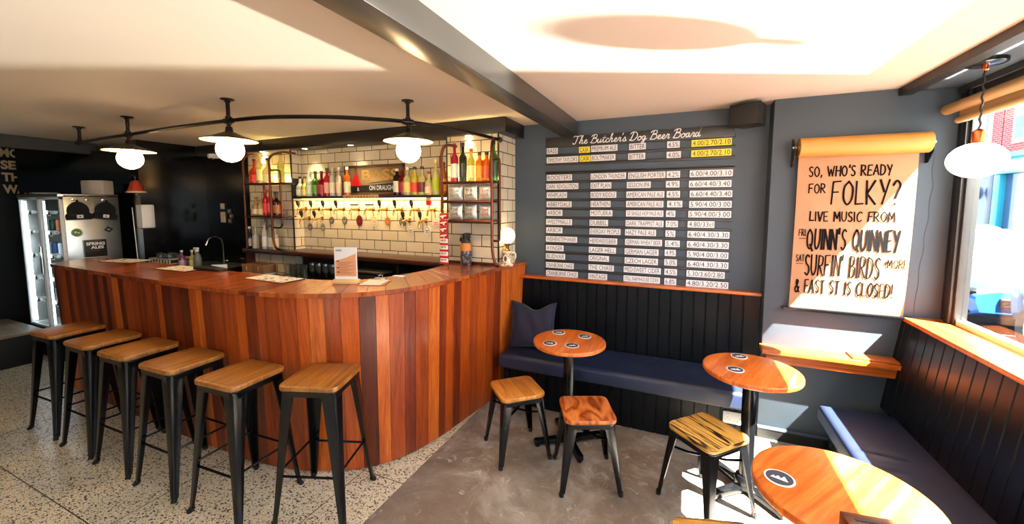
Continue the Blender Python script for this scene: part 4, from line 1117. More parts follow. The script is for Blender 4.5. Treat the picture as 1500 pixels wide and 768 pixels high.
def copper_rack(label, x0, x1, shelves, uprights, loc, hooks, plate):
    t = thing('copper_shelf_rack', label, 'shelf rack', loc, 0)
    for pts in uprights:
        m = MB(); m.tube(catmull(pts, 5) if len(pts) > 2 else pts, .0125, 'copper', 10); m.build('pipe_upright', t)
    for z in shelves:
        m = MB(); m.box(x0, x1, -.08, .085, z - .016, z, plate, bev=.003)
        m.build('shelf_board', t)
        m = MB(); m.cyl((x0 - .02, -.088, z - .012), (x1 + .02, -.088, z - .012), .011, 'copper', n=8); m.build('shelf_pipe', t)
    for pts in hooks:
        m = MB(); m.tube(catmull(pts, 4), .0095, 'copper', 8)
        m.build('side_loop', t)
    return t
LX, RXK, RY_ = -4.22, -1.68, 2.985
copper_rack('copper pipe shelf rack with spirits beside the dark wall', -.30, .30, (1.935, 1.58),
    [[(-.28, .10, 2.24), (-.285, 0, 2.26), (-.29, -.08, 2.20), (-.29, -.09, 2.05), (-.29, -.09, 1.22)], [(.32, .09, 2.25), (.22, 0, 2.26), (.14, -.08, 2.20), (.14, -.09, 2.05), (.14, -.09, 1.6), (.15, -.09, 1.33), (.19, -.09, 1.235), (.27, -.09, 1.215)], [(-.22, .09, 1.93), (-.22, .09, 1.21)]],
    (LX, RY_, 0), [[(.30, -.085, 1.50), (.295, -.085, 1.8), (.295, -.085, 2.02), (.27, -.085, 2.06), (.16, -.085, 2.065)], [(.14, -.085, 1.455), (.26, -.085, 1.455), (.30, -.085, 1.50)]], 'dark_wood')
copper_rack('copper pipe shelf rack with bottles and crisp packets on the tiled pier', -.225, .225, (1.895, 1.735, 1.575),
    [[(-.14, .0, 2.195), (-.20, -.07, 2.20), (-.235, -.09, 2.12), (-.235, -.09, 1.9), (-.235, -.09, 1.45)], [(.24, -.05, 2.235), (.238, -.09, 2.15), (.238, -.09, 1.8), (.238, -.09, 1.45), (.245, -.09, 1.30), (.27, -.09, 1.215), (.30, -.09, 1.20)]],
    (RXK, RY_, 0), [[(.24, -.06, 2.06), (.275, -.06, 2.065), (.295, -.06, 2.03), (.295, -.06, 1.7), (.295, -.06, 1.44), (.275, -.06, 1.405), (.24, -.06, 1.405)]], 'dark_wood')
for lx, lz, n_ in ((LX, 1.935, 0), (RXK, 1.895, 1)):
    area('rack_light', (lx, 3.06, lz + .02), (0, .25, 1), .45, .04, 4.0, (1.0, .72, .26))
B_ = 'bottles on the rack by the dark wall'
for (x, shp, g_, c_, l_), lab in zip([(-4.455, 'round', '#d8401c', '#301410', '#e81c18'), (-4.375, 'tall', '#efe48a', '#c8d038', '#f4f0b0'), (-4.24, 'round', '#f2ec9c', '#30281a', '#f6f0c0'), (-4.03, 'tall', '#ecd870', '#3a4a20', '#c8d050')],
        ['orange-red bottle at the dark end of the top copper shelf', 'tall pale yellow bottle with a green cap on the top copper shelf', 'big round clear bottle with a cream label on the top copper shelf', 'tall straw bottle beside the bent pipe on the top copper shelf']):
    bottle(lab, (x, 2.99, 1.935), B_, shp, g_, c_, l_, sc=1.0 if shp != 'round' else 1.25)
for (x, shp, g_, c_, l_), lab in zip([(-4.465, 'round', '#c8a878', '#9a7a50', '#e8d8b0'), (-4.38, 'round', '#d8b888', '#c8a060', '#e8c890'), (-4.30, 'slim', '#d01c28', '#c01820', '#e84048'), (-4.225, 'slim', '#d8202c', '#c01820', '#f06060'), (-4.125, 'stout', '#2a1208', '#1a1210', '#b06a30')],
        ['squat amber bottle at the dark end of the middle copper shelf', 'second squat amber bottle on the middle copper shelf', 'bright red bottle on the middle copper shelf, nearer the dark wall', 'bright red bottle on the middle copper shelf, nearer the bent pipe', 'dark brown bottle beside the bent pipe on the middle copper shelf']):
    bottle(lab, (x, 2.99, 1.58), B_, shp, g_, c_, l_, sc=.95)
for (x, shp, g_, c_, l_), lab in zip([(-4.62, 'stout', '#1c1a1a', '#d8d0c8', '#c8c0b8'), (-4.52, 'stout', '#d8d4cc', '#a09890', '#b8a890'), (-4.36, 'tall', '#e8e4dc', '#8a8078', '#f0ece4'), (-4.26, 'slim', '#a8a49c', '#2a2624', '#d8d4cc'), (-4.19, 'square', '#e8d0a8', '#c0a890', '#f0d8b0')],
        ['dark bottle outermost on the back bar ledge below the rack', 'clear bottle second from the dark wall on the back bar ledge', 'tall clear white-labelled bottle in the middle of the ledge below the rack', 'slim grey bottle on the ledge below the rack beside the tall white-labelled one', 'peach-labelled bottle on the ledge nearest the bent pipe']):
    bottle(lab, (x, 3.0, BZ), B_, shp, g_, c_, l_, sc=.92)
B2 = 'bottles on top of the crisp rack'
for (x, shp, g_, c_, l_), lab in zip([(-1.845, 'tall', '#a8203a', '#c82828', '#f0dcd0'), (-1.762, 'tall', '#1e2a12', '#202018', '#18161a'), (-1.682, 'slim', '#c8c84a', '#c83020', '#e8e8a0'), (-1.602, 'square', '#e88a18', '#2a2018', '#f09a20'), (-1.535, 'square', '#e06a14', '#17120f', '#c84c10'), (-1.472, 'tall', '#2f7a28', '#14120f', '#20451c')],
        ['dark pink bottle with a cream label, first on top of the crisp rack', 'black-green bottle, second on top of the crisp rack', 'yellow-green bottle with a red cap on top of the crisp rack', 'orange bottle in the middle of the top of the crisp rack', 'deep orange bottle with a slanted black label on the crisp rack', 'tall green bottle beside the pipe on top of the crisp rack']):
    bottle(lab, (x, 2.99, 1.895), B2, shp, g_, c_, l_, sc=1.0 if shp == 'tall' else .92)

# crisp packets: foil pillows
foil = plain('silver_foil', '#d8d4cc', .34, .45, vary=.2, scale=18, bump=.3)
def packet(label, loc, rz, group, words, colr):
    t = thing('crisp_packet', label, 'crisps', loc, rz, group)
    N, W_, H_ = 12, .071, .067; V, fs = [], []; rr = random.Random(label)
    for side in (1, -1):
        for i in range(N + 1):
            for j in range(N + 1):
                u, v = -1 + 2 * i / N, -1 + 2 * j / N
                d = .026 * ((1 - abs(u) ** 3) * (1 - abs(v) ** 3)) ** .7 + rr.uniform(-.0025, .0025) * (1 - u * u) * (1 - v * v)
                V.append((u * W_ * (1 - .10 * (1 - v * v)), -side * d, H_ + v * H_))
    K = (N + 1) ** 2
    for i in range(N):
        for j in range(N):
            q = (i * (N + 1) + j, (i + 1) * (N + 1) + j, (i + 1) * (N + 1) + j + 1, i * (N + 1) + j + 1)
            fs.append(q); fs.append(tuple(K + k for k in q[::-1]))
    MB().add(V, fs, foil).build('foil_bag', t, 60)
    m = MB()
    for k, w2 in enumerate(words): m.text(w2, .070, .032, colr, wallm(0, -.0295, .085 - .040 * k) @ RZ(.25), bold=-.01, lift=.001)
    m.build('print', t)
for k, z in enumerate((1.735, 1.575)):
    for i in range(3):
        packet('silver crisp packet, %s from the left on the %s shelf of the crisp rack' % (ordn[i], ('middle', 'lowest')[k]), (-1.83 + .147 * i, 2.975, z), rj.uniform(-.2, .2), 'crisp packets on the copper rack', ['The', 'Dog'], 'red' if i == 2 else 'ink')

# hanging card of snack packets
t = thing('snack_card', 'hanging strip of red and white snack packets on the copper pipe', 'snacks', (-1.885, 2.868, 1.195))
DR = plain('snack_red', '#a01424', .35); WH = plain('snack_white', '#eee6da', .4)
for k in range(8):
    z = .025 + k * .055; m = MB()
    if k < 4:
        m.box(-.038, .038, -.008, .008, z - .026, z + .026, WH, bev=.006); m.box(-.042, .042, -.010, .010, z - .028, z - .008, 'red', bev=.005)
        m.text('NUTS', .052, .014, 'ink', wallm(0, -.0085, z + .012), bold=.03)
    else:
        m.box(-.040, .040, -.009, .009, z - .026, z + .026, DR, bev=.007); m.poly([(-.03, -.012), (.03, -.002), (.03, .010), (-.03, 0)], WH, wallm(0, -.0095, z)); m.disc(.010, plain('snack_gold', '#d8a860', .4) if k == 4 else M['cream_text'], wallm(.005 * (-1) ** k, -.0096, z - .014), 10)
    m.build('packet', t)
MB().cyl((0, .002, .46), (0, .01, .49), .003, 'white', n=6).build('hook', t)
t = thing('growler_bottle', 'dark patterned take-away beer growler with a black clip top by the tiled pier', 'bottle', (-1.765, 3.03, BT))
GP = NT('growler_print'); _v = GP.uv((1, 1, 1)); GP.col(GP.ramp(GP.noise(_v, 28, 3), [(.38, '#15171c'), (.5, '#50424a'), (.56, '#8a8480'), (.66, '#20242c')])); GP = GP.set(Roughness=.3)
m = MB(); m.lathe([(0, 0), (.042, 0), (.046, .006), (.046, .105), (.044, .115)], GP, 24); m.build('body', t)
m = MB(); m.lathe([(.0462, .108), (.046, .150), (.040, .165), (.034, .168)], plain('growler_band', '#c47a2c', .4), 24); m.build('band', t)
m = MB(); m.lathe([(0, .160), (.038, .160), (.036, .19), (.028, .20), (.028, .235), (0, .235)], 'black', 20); m.box(-.05, .012, -.02, .02, .175, .205, 'black', bev=.006); m.box(-.012, .034, -.022, .022, .198, .24, 'black', bev=.006); m.build('clip_lid', t); t.scale = (1.08, 1.08, 1.18)

# ------------------------------------------------------------------ beer taps
def tap(label, x, z, badge, hc, dz=-.125, style='up'):
    t = thing('beer_tap', label, 'beer tap', (x, 3.22, z), 0, 'beer taps on the tiled wall')
    m = MB(); m.cyl((0, 0, 0), (0, -.085, 0), .011, 'brass', n=12); m.lathe([(.0, 0), (.024, 0), (.024, .006), (.012, .012)], 'brass', 16, RX(PI / 2)); m.sphere((0, -.085, 0), .0165, 'brass', n=12)
    m.build('shank', t)
    m = MB(); m.tube(catmull([(0, -.085, .0), (0, -.105, -.004), (0, -.118, -.03), (0, -.12, -.062)], 5), [.012] * 6 + [.010] * 10, 'brass', 10); m.build('spout', t)
    m = MB()
    if style == 'up': m.lathe([(0, .012), (.007, .014), (.008, .03), (.016, .042), (.019, .075), (.014, .092), (0, .095)], hc, 14, T(0, -.092, 0) @ RX(.18))
    elif style == 'bar': m.cyl((0, -.09, .01), (0, -.09, .042), .007, 'brass', n=10); m.cyl((-.02, -.09, .045), (.085, -.10, .045), .0085, hc, n=10)
    else:
        m.cyl((0, -.09, .01), (0, -.09, .05), .006, 'brass', n=10); m.prism([(-.02, .04), (.02, .04), (.031, .20), (.025, .235), (0, .25), (-.025, .235), (-.031, .20)], -.012, .012, plain('font_pink', '#e6b29a', .4), T(0, -.095, 0) @ FACE_Y, bev=.003)
        m.prism([(-.022, .038), (.022, .038), (.026, .085), (-.026, .085)], -.0135, .0135, 'red', T(0, -.095, 0) @ FACE_Y, bev=.002)
        m.disc(.020, 'white_paper', T(0, -.109, .19) @ FACE_Y, 18); m.disc(.014, 'red', T(0, -.1095, .19) @ FACE_Y, 18)
    m.build('handle', t)
    if badge:
        c1, c2, rx_, ry_ = badge
        m = MB(); X = wallm(.012, -.006, dz)
        m.lathe([(0, -.004), (1, -.004), (1.03, -.002), (1, .001), (0, .001)], flatc(c1), 26, X @ Matrix.Diagonal((rx_, ry_, 1, 1)))
        m.disc(rx_ * .78, flatc(c2), X, 22, .0015, ry_ * .78); m.disc(rx_ * .68, flatc(c1), X, 22, .0020, ry_ * .68)
        m.box(-rx_ * .45, rx_ * .45, -.004, .004, .0015, .0026, flatc(c2), X); m.box(-rx_ * .3, rx_ * .3, -.018, -.011, .0015, .0026, flatc(c2), X)
        m.cyl((.012, -.006, dz + ry_), (0, -.012, 0), .003, 'brass', n=6)
        m.build('badge', t)
UP = [(-3.955, None), (-3.755, None), (-3.575, ('#1c1c22', '#c8c0a8', .034, .038)), (-3.385, ('#3a3438', '#d0c4a8', .034, .042)), (-3.175, ('#5a1420', '#8a3038', .042, .058)), (-2.975, ('#d8cca8', '#9a8858', .038, .056)), (-2.80, ('#a8602a', '#d89850', .036, .042)), (-2.61, ('#16171c', '#c8c8c8', .040, .042)), (-2.41, ('#e0cfb0', '#b08070', .036, .044)), (-2.215, ('#e8ddd0', '#b82828', .042, .038))]
for i, (x, bd) in enumerate(UP):
    tap('beer tap, %s from the left in the upper row of the tiled wall' % ordn[i], x, 1.655, bd, 'black', style='bar' if i in (4, 5) else ('font' if i == 9 else 'up'))
LO = [(-3.91, ('#2c2c30', '#b8a880', .034, .040)), (-3.71, ('#6a6a5c', '#d8d0b0', .034, .040)), (-2.515, ('#e4dcc0', '#2c3038', .034, .040)), (-2.315, ('#e8e4d8', '#30343a', .040, .042))]
for i, (x, bd) in enumerate(LO):
    tap('beer tap, %s from the left in the lower row of the tiled wall' % ordn[i], x, 1.545, bd, 'black', dz=-.095)

# downlights in the soffit
for i, x in enumerate((-4.42, -3.77, -3.12, -1.76)):
    t = thing('downlight', 'small recessed spotlight in the soffit, %s from the left over the back bar' % ordn[i], 'spotlight', (x, 3.085 if i else 3.065, SOF), 0, 'downlights over the back bar')
    m = MB(); m.lathe([(.030, 0), (.042, 0), (.042, -.004), (.030, -.006)], 'chrome', 20); m.build('trim_ring', t)
    m = MB(); m.disc(.029, 'spot', RX(PI), 18, .003); m.build('lens', t)
    d = bpy.data.lights.new('downlight_beam', 'SPOT'); d.energy = SPOT_E; d.spot_size = math.radians(85); d.spot_blend = .6; d.color = (1, .84, .58); d.shadow_soft_size = .03
    o = bpy.data.objects.new('downlight_beam', d); COL.objects.link(o); o.location = (x, 3.085 if i else 3.065, SOF - .012); o.rotation_euler = (math.radians(8), 0, 0)

# ------------------------------------------------------------------ things on the counter
rm = random.Random(9)
def beer_mat(label, x, y, z, w_, d_, rz):
    t = thing('bar_runner', label, 'bar runner', (x, y, z), rz, 'bar runners on the counter')
    m = MB(); m.box(-w_ / 2, w_ / 2, -d_ / 2, d_ / 2, 0, .004, 'black', bev=.0015, seg=1)
    X = T(0, 0, .0042)
    m.poly([(-w_ / 2 + .006, -d_ / 2 + .006), (w_ / 2 - .006, -d_ / 2 + .006), (w_ / 2 - .006, d_ / 2 - .006), (-w_ / 2 + .006, d_ / 2 - .006)], 'white_paper', X)
    for k in range(26):
        x_, y_ = rm.uniform(-w_ / 2 + .03, w_ / 2 - .03), rm.uniform(-d_ / 2 + .02, d_ / 2 - .02); a, b_ = rm.uniform(.008, .022), rm.uniform(.004, .010)
        m.poly([(x_ - a, y_ - b_), (x_ + a, y_ - b_), (x_ + a, y_ + b_), (x_ - a, y_ + b_)], rm.choice(['ink', 'ink', 'red', flatc('#d88a3a')]), X, .0004)
    m.build('printed_mat', t)
beer_mat('printed rectangular bar runner at the fridge end of the counter', -4.83, 1.965, BT, .40, .21, math.radians(10))
beer_mat('printed bar runner lying on the counter before the sink', -3.82, 1.905, BT, .40, .19, math.radians(2))
beer_mat('printed bar runner on the counter before the brown glass boxes', -2.69, 1.905, BT, .42, .18, math.radians(-2))
t = thing('menu_stand', 'pale printed menu in a wooden-footed clear stand on the counter', 'menu', (-2.085, 1.985, BT), math.radians(20))
FOOT = plain('menu_foot_wood', '#e2bd80', .5)
m = MB(); m.box(-.085, .085, -.026, .026, 0, .030, FOOT, bev=.004); m.build('foot', t)
m = MB(); m.box(-.078, .078, -.003, .003, .018, .245, 'white_paper', bev=.001, seg=1)
ORG = plain('menu_tint', '#e0a070', .6)
m.poly([(-.072, .05), (.072, .05), (.072, .205), (.0, .175), (-.072, .155)], ORG, wallm(0, -.0032, 0), .0003)
m.text('DRINKS', .04, .012, 'ink', wallm(-.045, -.0034, .225), bold=.02)
for k in range(11): m.box(-.055, .055 - .02 * (k % 3), -.0042, -.0034, .145 - k * .008, .1475 - k * .008, flatc('#9a5a3a'))
for z in (.150, .105, .075): m.box(-.062, -.045, -.0046, -.0034, z, z + .005, 'ink')
m.build('menu_card', t)
t = thing('clipboard', 'clipboard with cream paper and a metal clip lying on the counter', 'clipboard', (-1.99, 2.095, BT), math.radians(22))
# it lies between menu stand and the curve of the bar
t.location = (-1.92, 2.08, BT)
m = MB(); m.box(-.085, .085, -.10, .10, 0, .004, flatc('#9a5a34'), bev=.001, seg=1); m.build('board', t)
m = MB(); m.box(-.074, .062, -.094, .082, .0042, .0075, 'white_paper'); m.build('paper', t)
m = MB(); m.box(-.04, .04, .070, .098, .0076, .016, 'chrome', bev=.003); m.cyl((-.035, .084, .018), (.035, .084, .018), .006, 'chrome', n=10); m.tube(catmull([(-.016, .088, .018), (-.012, .10, .034), (.012, .10, .034), (.016, .088, .018)], 4), .003, 'chrome', 6); m.build('clip', t)
t = thing('card_tray', 'black wedge-shaped tray with a white slip at the inner edge of the counter', 'tray', (-3.52, 1.955, BT), math.radians(6))
m = MB(); m.add([(-.14, -.04, 0), (.14, -.04, 0), (.14, .04, 0), (-.14, .04, 0), (-.14, -.04, .028), (.14, -.04, .012), (.14, .04, .012), (-.14, .04, .028)], [(3, 2, 1, 0), (4, 5, 6, 7), (0, 1, 5, 4), (1, 2, 6, 5), (2, 3, 7, 6), (3, 0, 4, 7)], 'black'); m.build('tray', t)
m = MB(); m.add([(-.05, .041, .03), (.125, .041, .016), (.125, .043, .048), (-.05, .043, .036)], [(0, 1, 2, 3)], 'white_paper'); m.add([(-.05, .044, .03), (.125, .044, .016), (.125, .0445, .048), (-.05, .0445, .036)], [(3, 2, 1, 0)], 'white_paper'); m.build('paper_slip', t)
t = thing('stein_lamp', 'beer stein table lamp with a glowing globe at the end of the counter', 'lamp', (-1.418, 3.14, BT), math.radians(10))
ST = NT('stein_glaze'); _v = ST.uv(); ST.col(ST.ramp(ST.noise(_v, 22, 3), [(.36, '#4a2c18'), (.46, '#d8b48a'), (.56, '#efe0c8'), (.66, '#c48a50')])); ST = ST.set(Roughness=.25)
m = MB(); m.lathe([(0, 0), (.055, 0), (.058, .006), (.054, .014), (.044, .02), (.040, .04), (.037, .085), (.036, .11), (.041, .116), (.041, .124), (.034, .128), (0, .128)], ST, 28); m.build('stein', t)
m = MB(); m.disc(.020, flatc('#f0e6d4'), wallm(-.005, -.0415, .065), 18, .0, .032); m.disc(.013, flatc('#5a3420'), wallm(-.005, -.0420, .065), 14, .0, .024); m.build('relief', t)
m = MB(); m.tube(catmull([(.036, 0, .112), (.062, 0, .116), (.076, 0, .098), (.070, 0, .065), (.055, 0, .04), (.038, 0, .03)], 5), .0075, ST, 8); m.build('handle', t)
m = MB(); m.lathe([(0, .126), (.030, .127), (.022, .140), (.014, .15), (.014, .165), (.026, .185), (.028, .198), (0, .198)], 'brass', 18); m.tube(catmull([(.0, -.012, .15), (.02, -.02, .16), (.012, -.02, .18)], 4), .003, 'black', 6); m.build('fitting', t)
m = MB(); m.sphere((0, 0, .262), .069, 'globe_lamp', n=26); m.build('globe', t)
t = thing('bar_plate', 'edge of a small white dish on the shelf behind the counter curve', 'dish', (-1.93, 2.33, BT - .0), 0)
m = MB(); m.box(-.045, .045, -.02, .02, .0, .008, 'white', bev=.003); m.build('dish', t)

# ------------------------------------------------------------------ fridge corner
fr_ = thing('display_fridge', 'tall lit glass-fronted stainless display fridge at the end of the bar', 'fridge', (-6.41, 2.15, 0))
hw, d0, d1, z0, z1 = .50, -.245, .225, .33, 1.80
m = MB(); m.box(-hw, hw, d0, d1, 0, z0, 'black', bev=.004); m.build('plinth', fr_)
m = MB(); m.box(hw - .022, hw, d0 + .03, d1, z0, z1, 'stainless', bev=.003); m.build('side_panel', fr_)
m = MB(); m.box(-hw, -hw + .022, d0 + .03, d1, z0, z1, 'stainless', bev=.003); m.build('side_panel', fr_)
m = MB(); m.box(-hw, hw, d0 - .01, d1, z1 - .02, z1 + .012, 'stainless', bev=.004); m.build('top_panel', fr_)
m = MB(); m.box(-hw + .02, hw - .02, d1 - .02, d1, z0, z1 - .02, 'white'); m.box(-hw + .02, hw - .02, d0 + .03, d1, z0, z0 + .02, 'white'); m.build('cabinet', fr_)
for k, z in enumerate((.62, .88, 1.14, 1.40, 1.62)):
    m = MB(); m.box(-hw + .025, hw - .025, d0 + .06, d1 - .03, z, z + .008, 'white'); m.box(-hw + .025, hw - .025, d0 + .052, d0 + .06, z - .02, z + .015, 'chrome')
    for q in range(4): m.box(-.42 + .24 * q, -.36 + .24 * q, d0 + .049, d0 + .052, z - .045, z + .015, 'white_paper'); m.box(-.41 + .24 * q, -.37 + .24 * q, d0 + .047, d0 + .049, z - .03, z + .0, 'ink')
    m.build('shelf', fr_)
for sx, dn in ((-.25, 'a'), (.25, 'b')):
    m = MB()
    for x0, x1, a_, b_ in ((sx - .245, sx - .225, z0, z1 - .02), (sx + .225, sx + .245, z0, z1 - .02), (sx - .245, sx + .245, z0, z0 + .025), (sx - .245, sx + .245, z1 - .045, z1 - .02)):
        m.box(x0, x1, d0, d0 + .03, a_, b_, 'white', bev=.002)
    dr = m.build('door', fr_)
    m = MB(); m.box(sx - .225, sx + .225, d0 + .012, d0 + .018, z0 + .025, z1 - .045, 'pane'); m.build('door_glass', dr)
    hx = .02 if sx < 0 else -.02
    MB().box(sx * .0 + (-.012 if sx < 0 else .012) - .006, (-.012 if sx < 0 else .012) + .006, d0 - .02, d0, .95, 1.25, 'chrome', bev=.003).build('handle', dr)
for x in (-.465, 0, .455):
    MB().box(x - .012, x + .012, d0 + .034, d0 + .050, z0 + .04, z1 - .06, 'led_cool').build('light_tube', fr_)
FB = 'drinks standing in the lit fridge'
cols_ = [('#3a5a8a', 'blue'), ('#c8ccd0', 'silver'), ('#2a4a32', 'green'), ('#b8542a', 'orange'), ('#e8e4da', 'white')]
can0 = None
for k, z in enumerate((.628, .888, 1.148, 1.408)):
    for q in range(5):
        cc, cn = cols_[(k * 2 + q) % 5]
        t = thing('drink_can', '%s drink can, %s from the left on the %s shelf up inside the lit fridge' % (cn, ordn[q], ordn[k]), 'can', (-6.41 - .36 + .18 * q, 2.06, z), 0, FB)
        MB().lathe([(0, 0), (.026, 0), (.033, .008), (.033, .115), (.027, .124), (.026, .122), (0, .122)], flatc(cc), 14).build('can_body', t)
        MB().lathe([(0, .1225), (.024, .1225), (.0265, .1255), (.024, .1265), (0, .124)], 'chrome', 12).build('can_lid', t)
# magnets, hats, stickers and the framed notice on the fridge side
FXS = -5.909
for i, (y, z) in enumerate(((2.01, 1.757), (2.115, 1.752), (2.245, 1.752))):
    t = thing('magnet_hook', 'round magnetic hook at the top of the fridge side, %s from the glass doors' % ordn[i], 'hook', (FXS, y, z), 0, 'magnet hooks on the fridge')
    m = MB(); m.lathe([(0, 0), (.014, 0), (.014, .006), (.004, .008), (.004, .02), (0, .02)], 'chrome' if i != 1 else 'brass', 16, RY(PI / 2)); m.build('magnet', t)
WOOL = NT('black_wool'); _v = WOOL.uv(); WOOL.col('#131316'); _w = WOOL.add('ShaderNodeTexWave'); WOOL.lk(_v, _w.inputs['Vector']); _w.inputs['Scale'].default_value = 60; WOOL.bump(_w.outputs['Fac'], .5, .004); WOOL = WOOL.set(Roughness=.95)
def beanie(label, y, z, tilt_):
    t = thing('beanie_hat', label, 'hat', (FXS + .008, y, z), 0, 'beanies hung on the fridge')
    X = Matrix(((0, 0, 1, 0), (1, 0, 0, 0), (0, 1, 0, 0), (0, 0, 0, 1))) @ RZ(tilt_) @ Matrix.Diagonal((1.12, 1.12, 1, 1))
    V, fs = [], []; N = 12
    def dome(u): return .118 * (1 - abs(u) ** 2.4) ** .6
    out = [(-.072, -.005), (-.076, .03), (-.066, .075), (-.035, .108), (-.008, .120), (-.004, .136), (.004, .136), (.008, .120), (.035, .108), (.066, .075), (.076, .03), (.072, -.005)]
    m = MB(); m.prism([(a, b_ - .13) for a, b_ in [(q.x, q.y) for q in catmull([(a, b_, 0) for a, b_ in out], 3)]], 0, .030, WOOL, X, bev=.010, seg=3); m.build('crown', t)
    m = MB(); m.prism([(-.086, -.180), (.086, -.182), (.088, -.140), (.080, -.122), (-.080, -.122), (-.089, -.140)], -.002, .040, WOOL, X, bev=.010, seg=3); m.build('cuff', t)
    m = MB(); m.prism([(-.022, -.166), (.022, -.166), (.022, -.136), (-.022, -.136)], .038, .0415, 'white_paper', X); m.poly([(-.012, -.147), (-.004, -.150), (0, -.145), (.004, -.150), (.012, -.147), (.004, -.157), (-.004, -.157)], 'ink', X, .042); m.build('patch', t)
beanie('black beanie hat hung on the fridge side nearer the glass doors', 2.03, 1.745, .03); beanie('black beanie hat hung on the fridge side nearer the dark wall', 2.265, 1.742, -.14)
t = thing('round_sticker', 'round green sticker on the fridge side under the first hat', 'sticker', (FXS, 2.015, 1.405))
XF = T(0, 0, 0) @ FACE_X
m = MB(); m.lathe([(0, 0), (.044, 0), (.044, .0015), (0, .0015)], flatc('#4e6a3a'), 26, XF); m.disc(.040, flatc('#b8c49a'), XF, 24, .0018); m.disc(.036, flatc('#5a7a40'), XF, 24, .0021); m.disc(.012, flatc('#d8dcc0'), XF @ T(-.010, .004, 0), 12, .0024); m.disc(.009, flatc('#d8dcc0'), XF @ T(.013, -.003, 0), 12, .0024); m.build('sticker', t)
t = thing('diamond_sticker', 'small black diamond sticker on the fridge side under the second hat', 'sticker', (FXS, 2.27, 1.425))
m = MB(); m.prism([(-.042, 0), (0, -.036), (.042, 0), (0, .036)], 0, .0015, 'black', XF @ RZ(.12)); m.poly([(-.014, .004), (0, -.012), (.014, .004), (.007, .008), (0, 0), (-.007, .008)], flatc('#b8b490'), XF, .0018); m.build('sticker', t)
t = thing('ales_notice', 'black framed notice lettered SPRING ALES on the fridge side', 'notice', (FXS, 2.15, 1.235))
m = MB(); m.box(-.095, .095, -.10, .085, 0, .008, 'black', XF, bev=.002); m.text('SPRING', .150, .034, 'script_white', XF @ T(0, .042, .0085), bold=.035); m.text('ALES', .105, .032, 'script_white', XF @ T(.012, .002, .0085), bold=.035)
m.box(-.05, .05, .068, .071, .0085, .009, flatc('#8a8478'), XF); m.text('ON NOW', .06, .012, 'red', XF @ T(0, -.035, .0085)); m.build('notice_panel', t)
m = MB()
for sx in (-1, 1): m.box(sx * .095 - .004, sx * .095 + .004, -.10, .085, 0, .011, 'stainless', XF, bev=.001, seg=1)
m.build('frame_edge', t)
# on top of the fridge
t = thing('white_carton', 'white folded carton lying on top of the fridge', 'carton', (-5.99, 2.26, 1.812), math.radians(35))
m = MB(); m.prism([(-.17, -.01), (-.04, -.07), (.08, -.07), (.08, .07), (-.04, .07), (-.17, .01)], 0, .155, flatc('#c9bfb0'), bev=.01); m.build('carton', t)
t = thing('paper_plates', 'few white paper plates on top of the fridge', 'plates', (-6.60, 2.03, 1.812))
m = MB()
for k in range(3): m.lathe([(0, .004 * k), (.07, .004 * k), (.105, .012 + .004 * k), (.105, .014 + .004 * k), (.07, .003 + .004 * k), (0, .003 + .004 * k)], 'white_paper', 24)
m.build('plates', t)
t = thing('television', 'black flat television mounted high above the fridge', 'television', (-6.55, 2.30, 2.085), math.radians(38))
m = MB(); m.box(-.56, .56, -.025, .03, -.25, .25, 'black', bev=.005); m.build('casing', t)
m = MB(); m.box(-.55, .55, -.028, -.025, -.235, .242, 'black_screen'); m.build('screen', t)
m = MB(); m.tube([(0, .03, 0), (0, .20, .05), (0, .26, .30)], .02, 'steel_black', 8); m.build('bracket', t)
o = thing('seats_sign', 'cream lettering MORE SEATS THIS WAY painted on the dark wall', 'wall sign', (-7.798, 2.05, 2.12))
m = MB()
for k, (wd_, w2) in enumerate((('MORE', .29), ('SEATS', .345), ('THIS', .24), ('WAY', .26))):
    X = T(0, .0, .225 - .15 * k) @ FACE_X
    m.text(wd_, w2, .112, 'cream_text', X @ T(-.01 + w2 / 2, 0, 0), bold=.045, lift=.002)
m.build('lettering', o)
t = thing('side_bench', 'low dark bench with a worn wooden top beside the fridge', 'bench', (-6.75, 1.60, 0))
m = MB(); m.box(-.55, .35, -.16, .22, 0, .33, 'black', bev=.005); m.build('base', t); m = MB(); m.prism(rrect(.50, .21, .05), .33, .36, wood('bench_grey_wood', '#6b5c4c', '#8a7a66', '#a08f78', 'u', .5), T(-.08, .03, 0), bev=.005); m.build('bench_top', t)

# dark end wall of the bar: bell, towel dispenser, switches, sink things
WX = -5.62
t = thing('brass_bell', 'red-brown ship bell hung high on the dark wall beside the fridge', 'bell', (WX + .10, 2.375, 1.835))
m = MB(); m.lathe([(.085, 0), (.078, .012), (.060, .05), (.048, .10), (.030, .125), (0, .13)], flatc('#a83a22'), 24); m.lathe([(.085, 0), (.080, 0), (.060, .045), (0, .11)], 'copper', 24); m.lathe([(.078, .012), (.088, .004), (.086, -.004), (.078, 0)], flatc('#e8c8a0'), 24); m.build('bell', t)
m = MB(); m.cyl((0, 0, .125), (0, 0, .17), .006, 'iron', n=8); m.tube([(0, 0, .17), (-.05, 0, .19), (-.10, 0, .17)], .008, 'iron', 8); m.build('bracket', t)
m = MB(); m.cyl((0, 0, .09), (0, 0, -.02), .003, 'brass', n=6); m.sphere((0, 0, -.02), .012, 'brass', n=10); m.build('clapper', t)
t = thing('towel_dispenser', 'white paper towel dispenser on the dark wall behind the bar', 'dispenser', (WX, 2.47, 1.57))
m = MB(); m.prism([(0, -.065), (.09, -.058), (.11, -.025), (.11, .025), (.09, .058), (0, .065)], -.13, .13, 'white', bev=.012); m.build('cover', t)
MB().box(.03, .11, -.06, .06, -.138, -.13, 'black').build('outlet', t)
MB().tube([(.012, -.09, -.50), (.012, -.10, -.1), (.012, -.105, .10)], .0045, 'white', 8).build('cable', t)
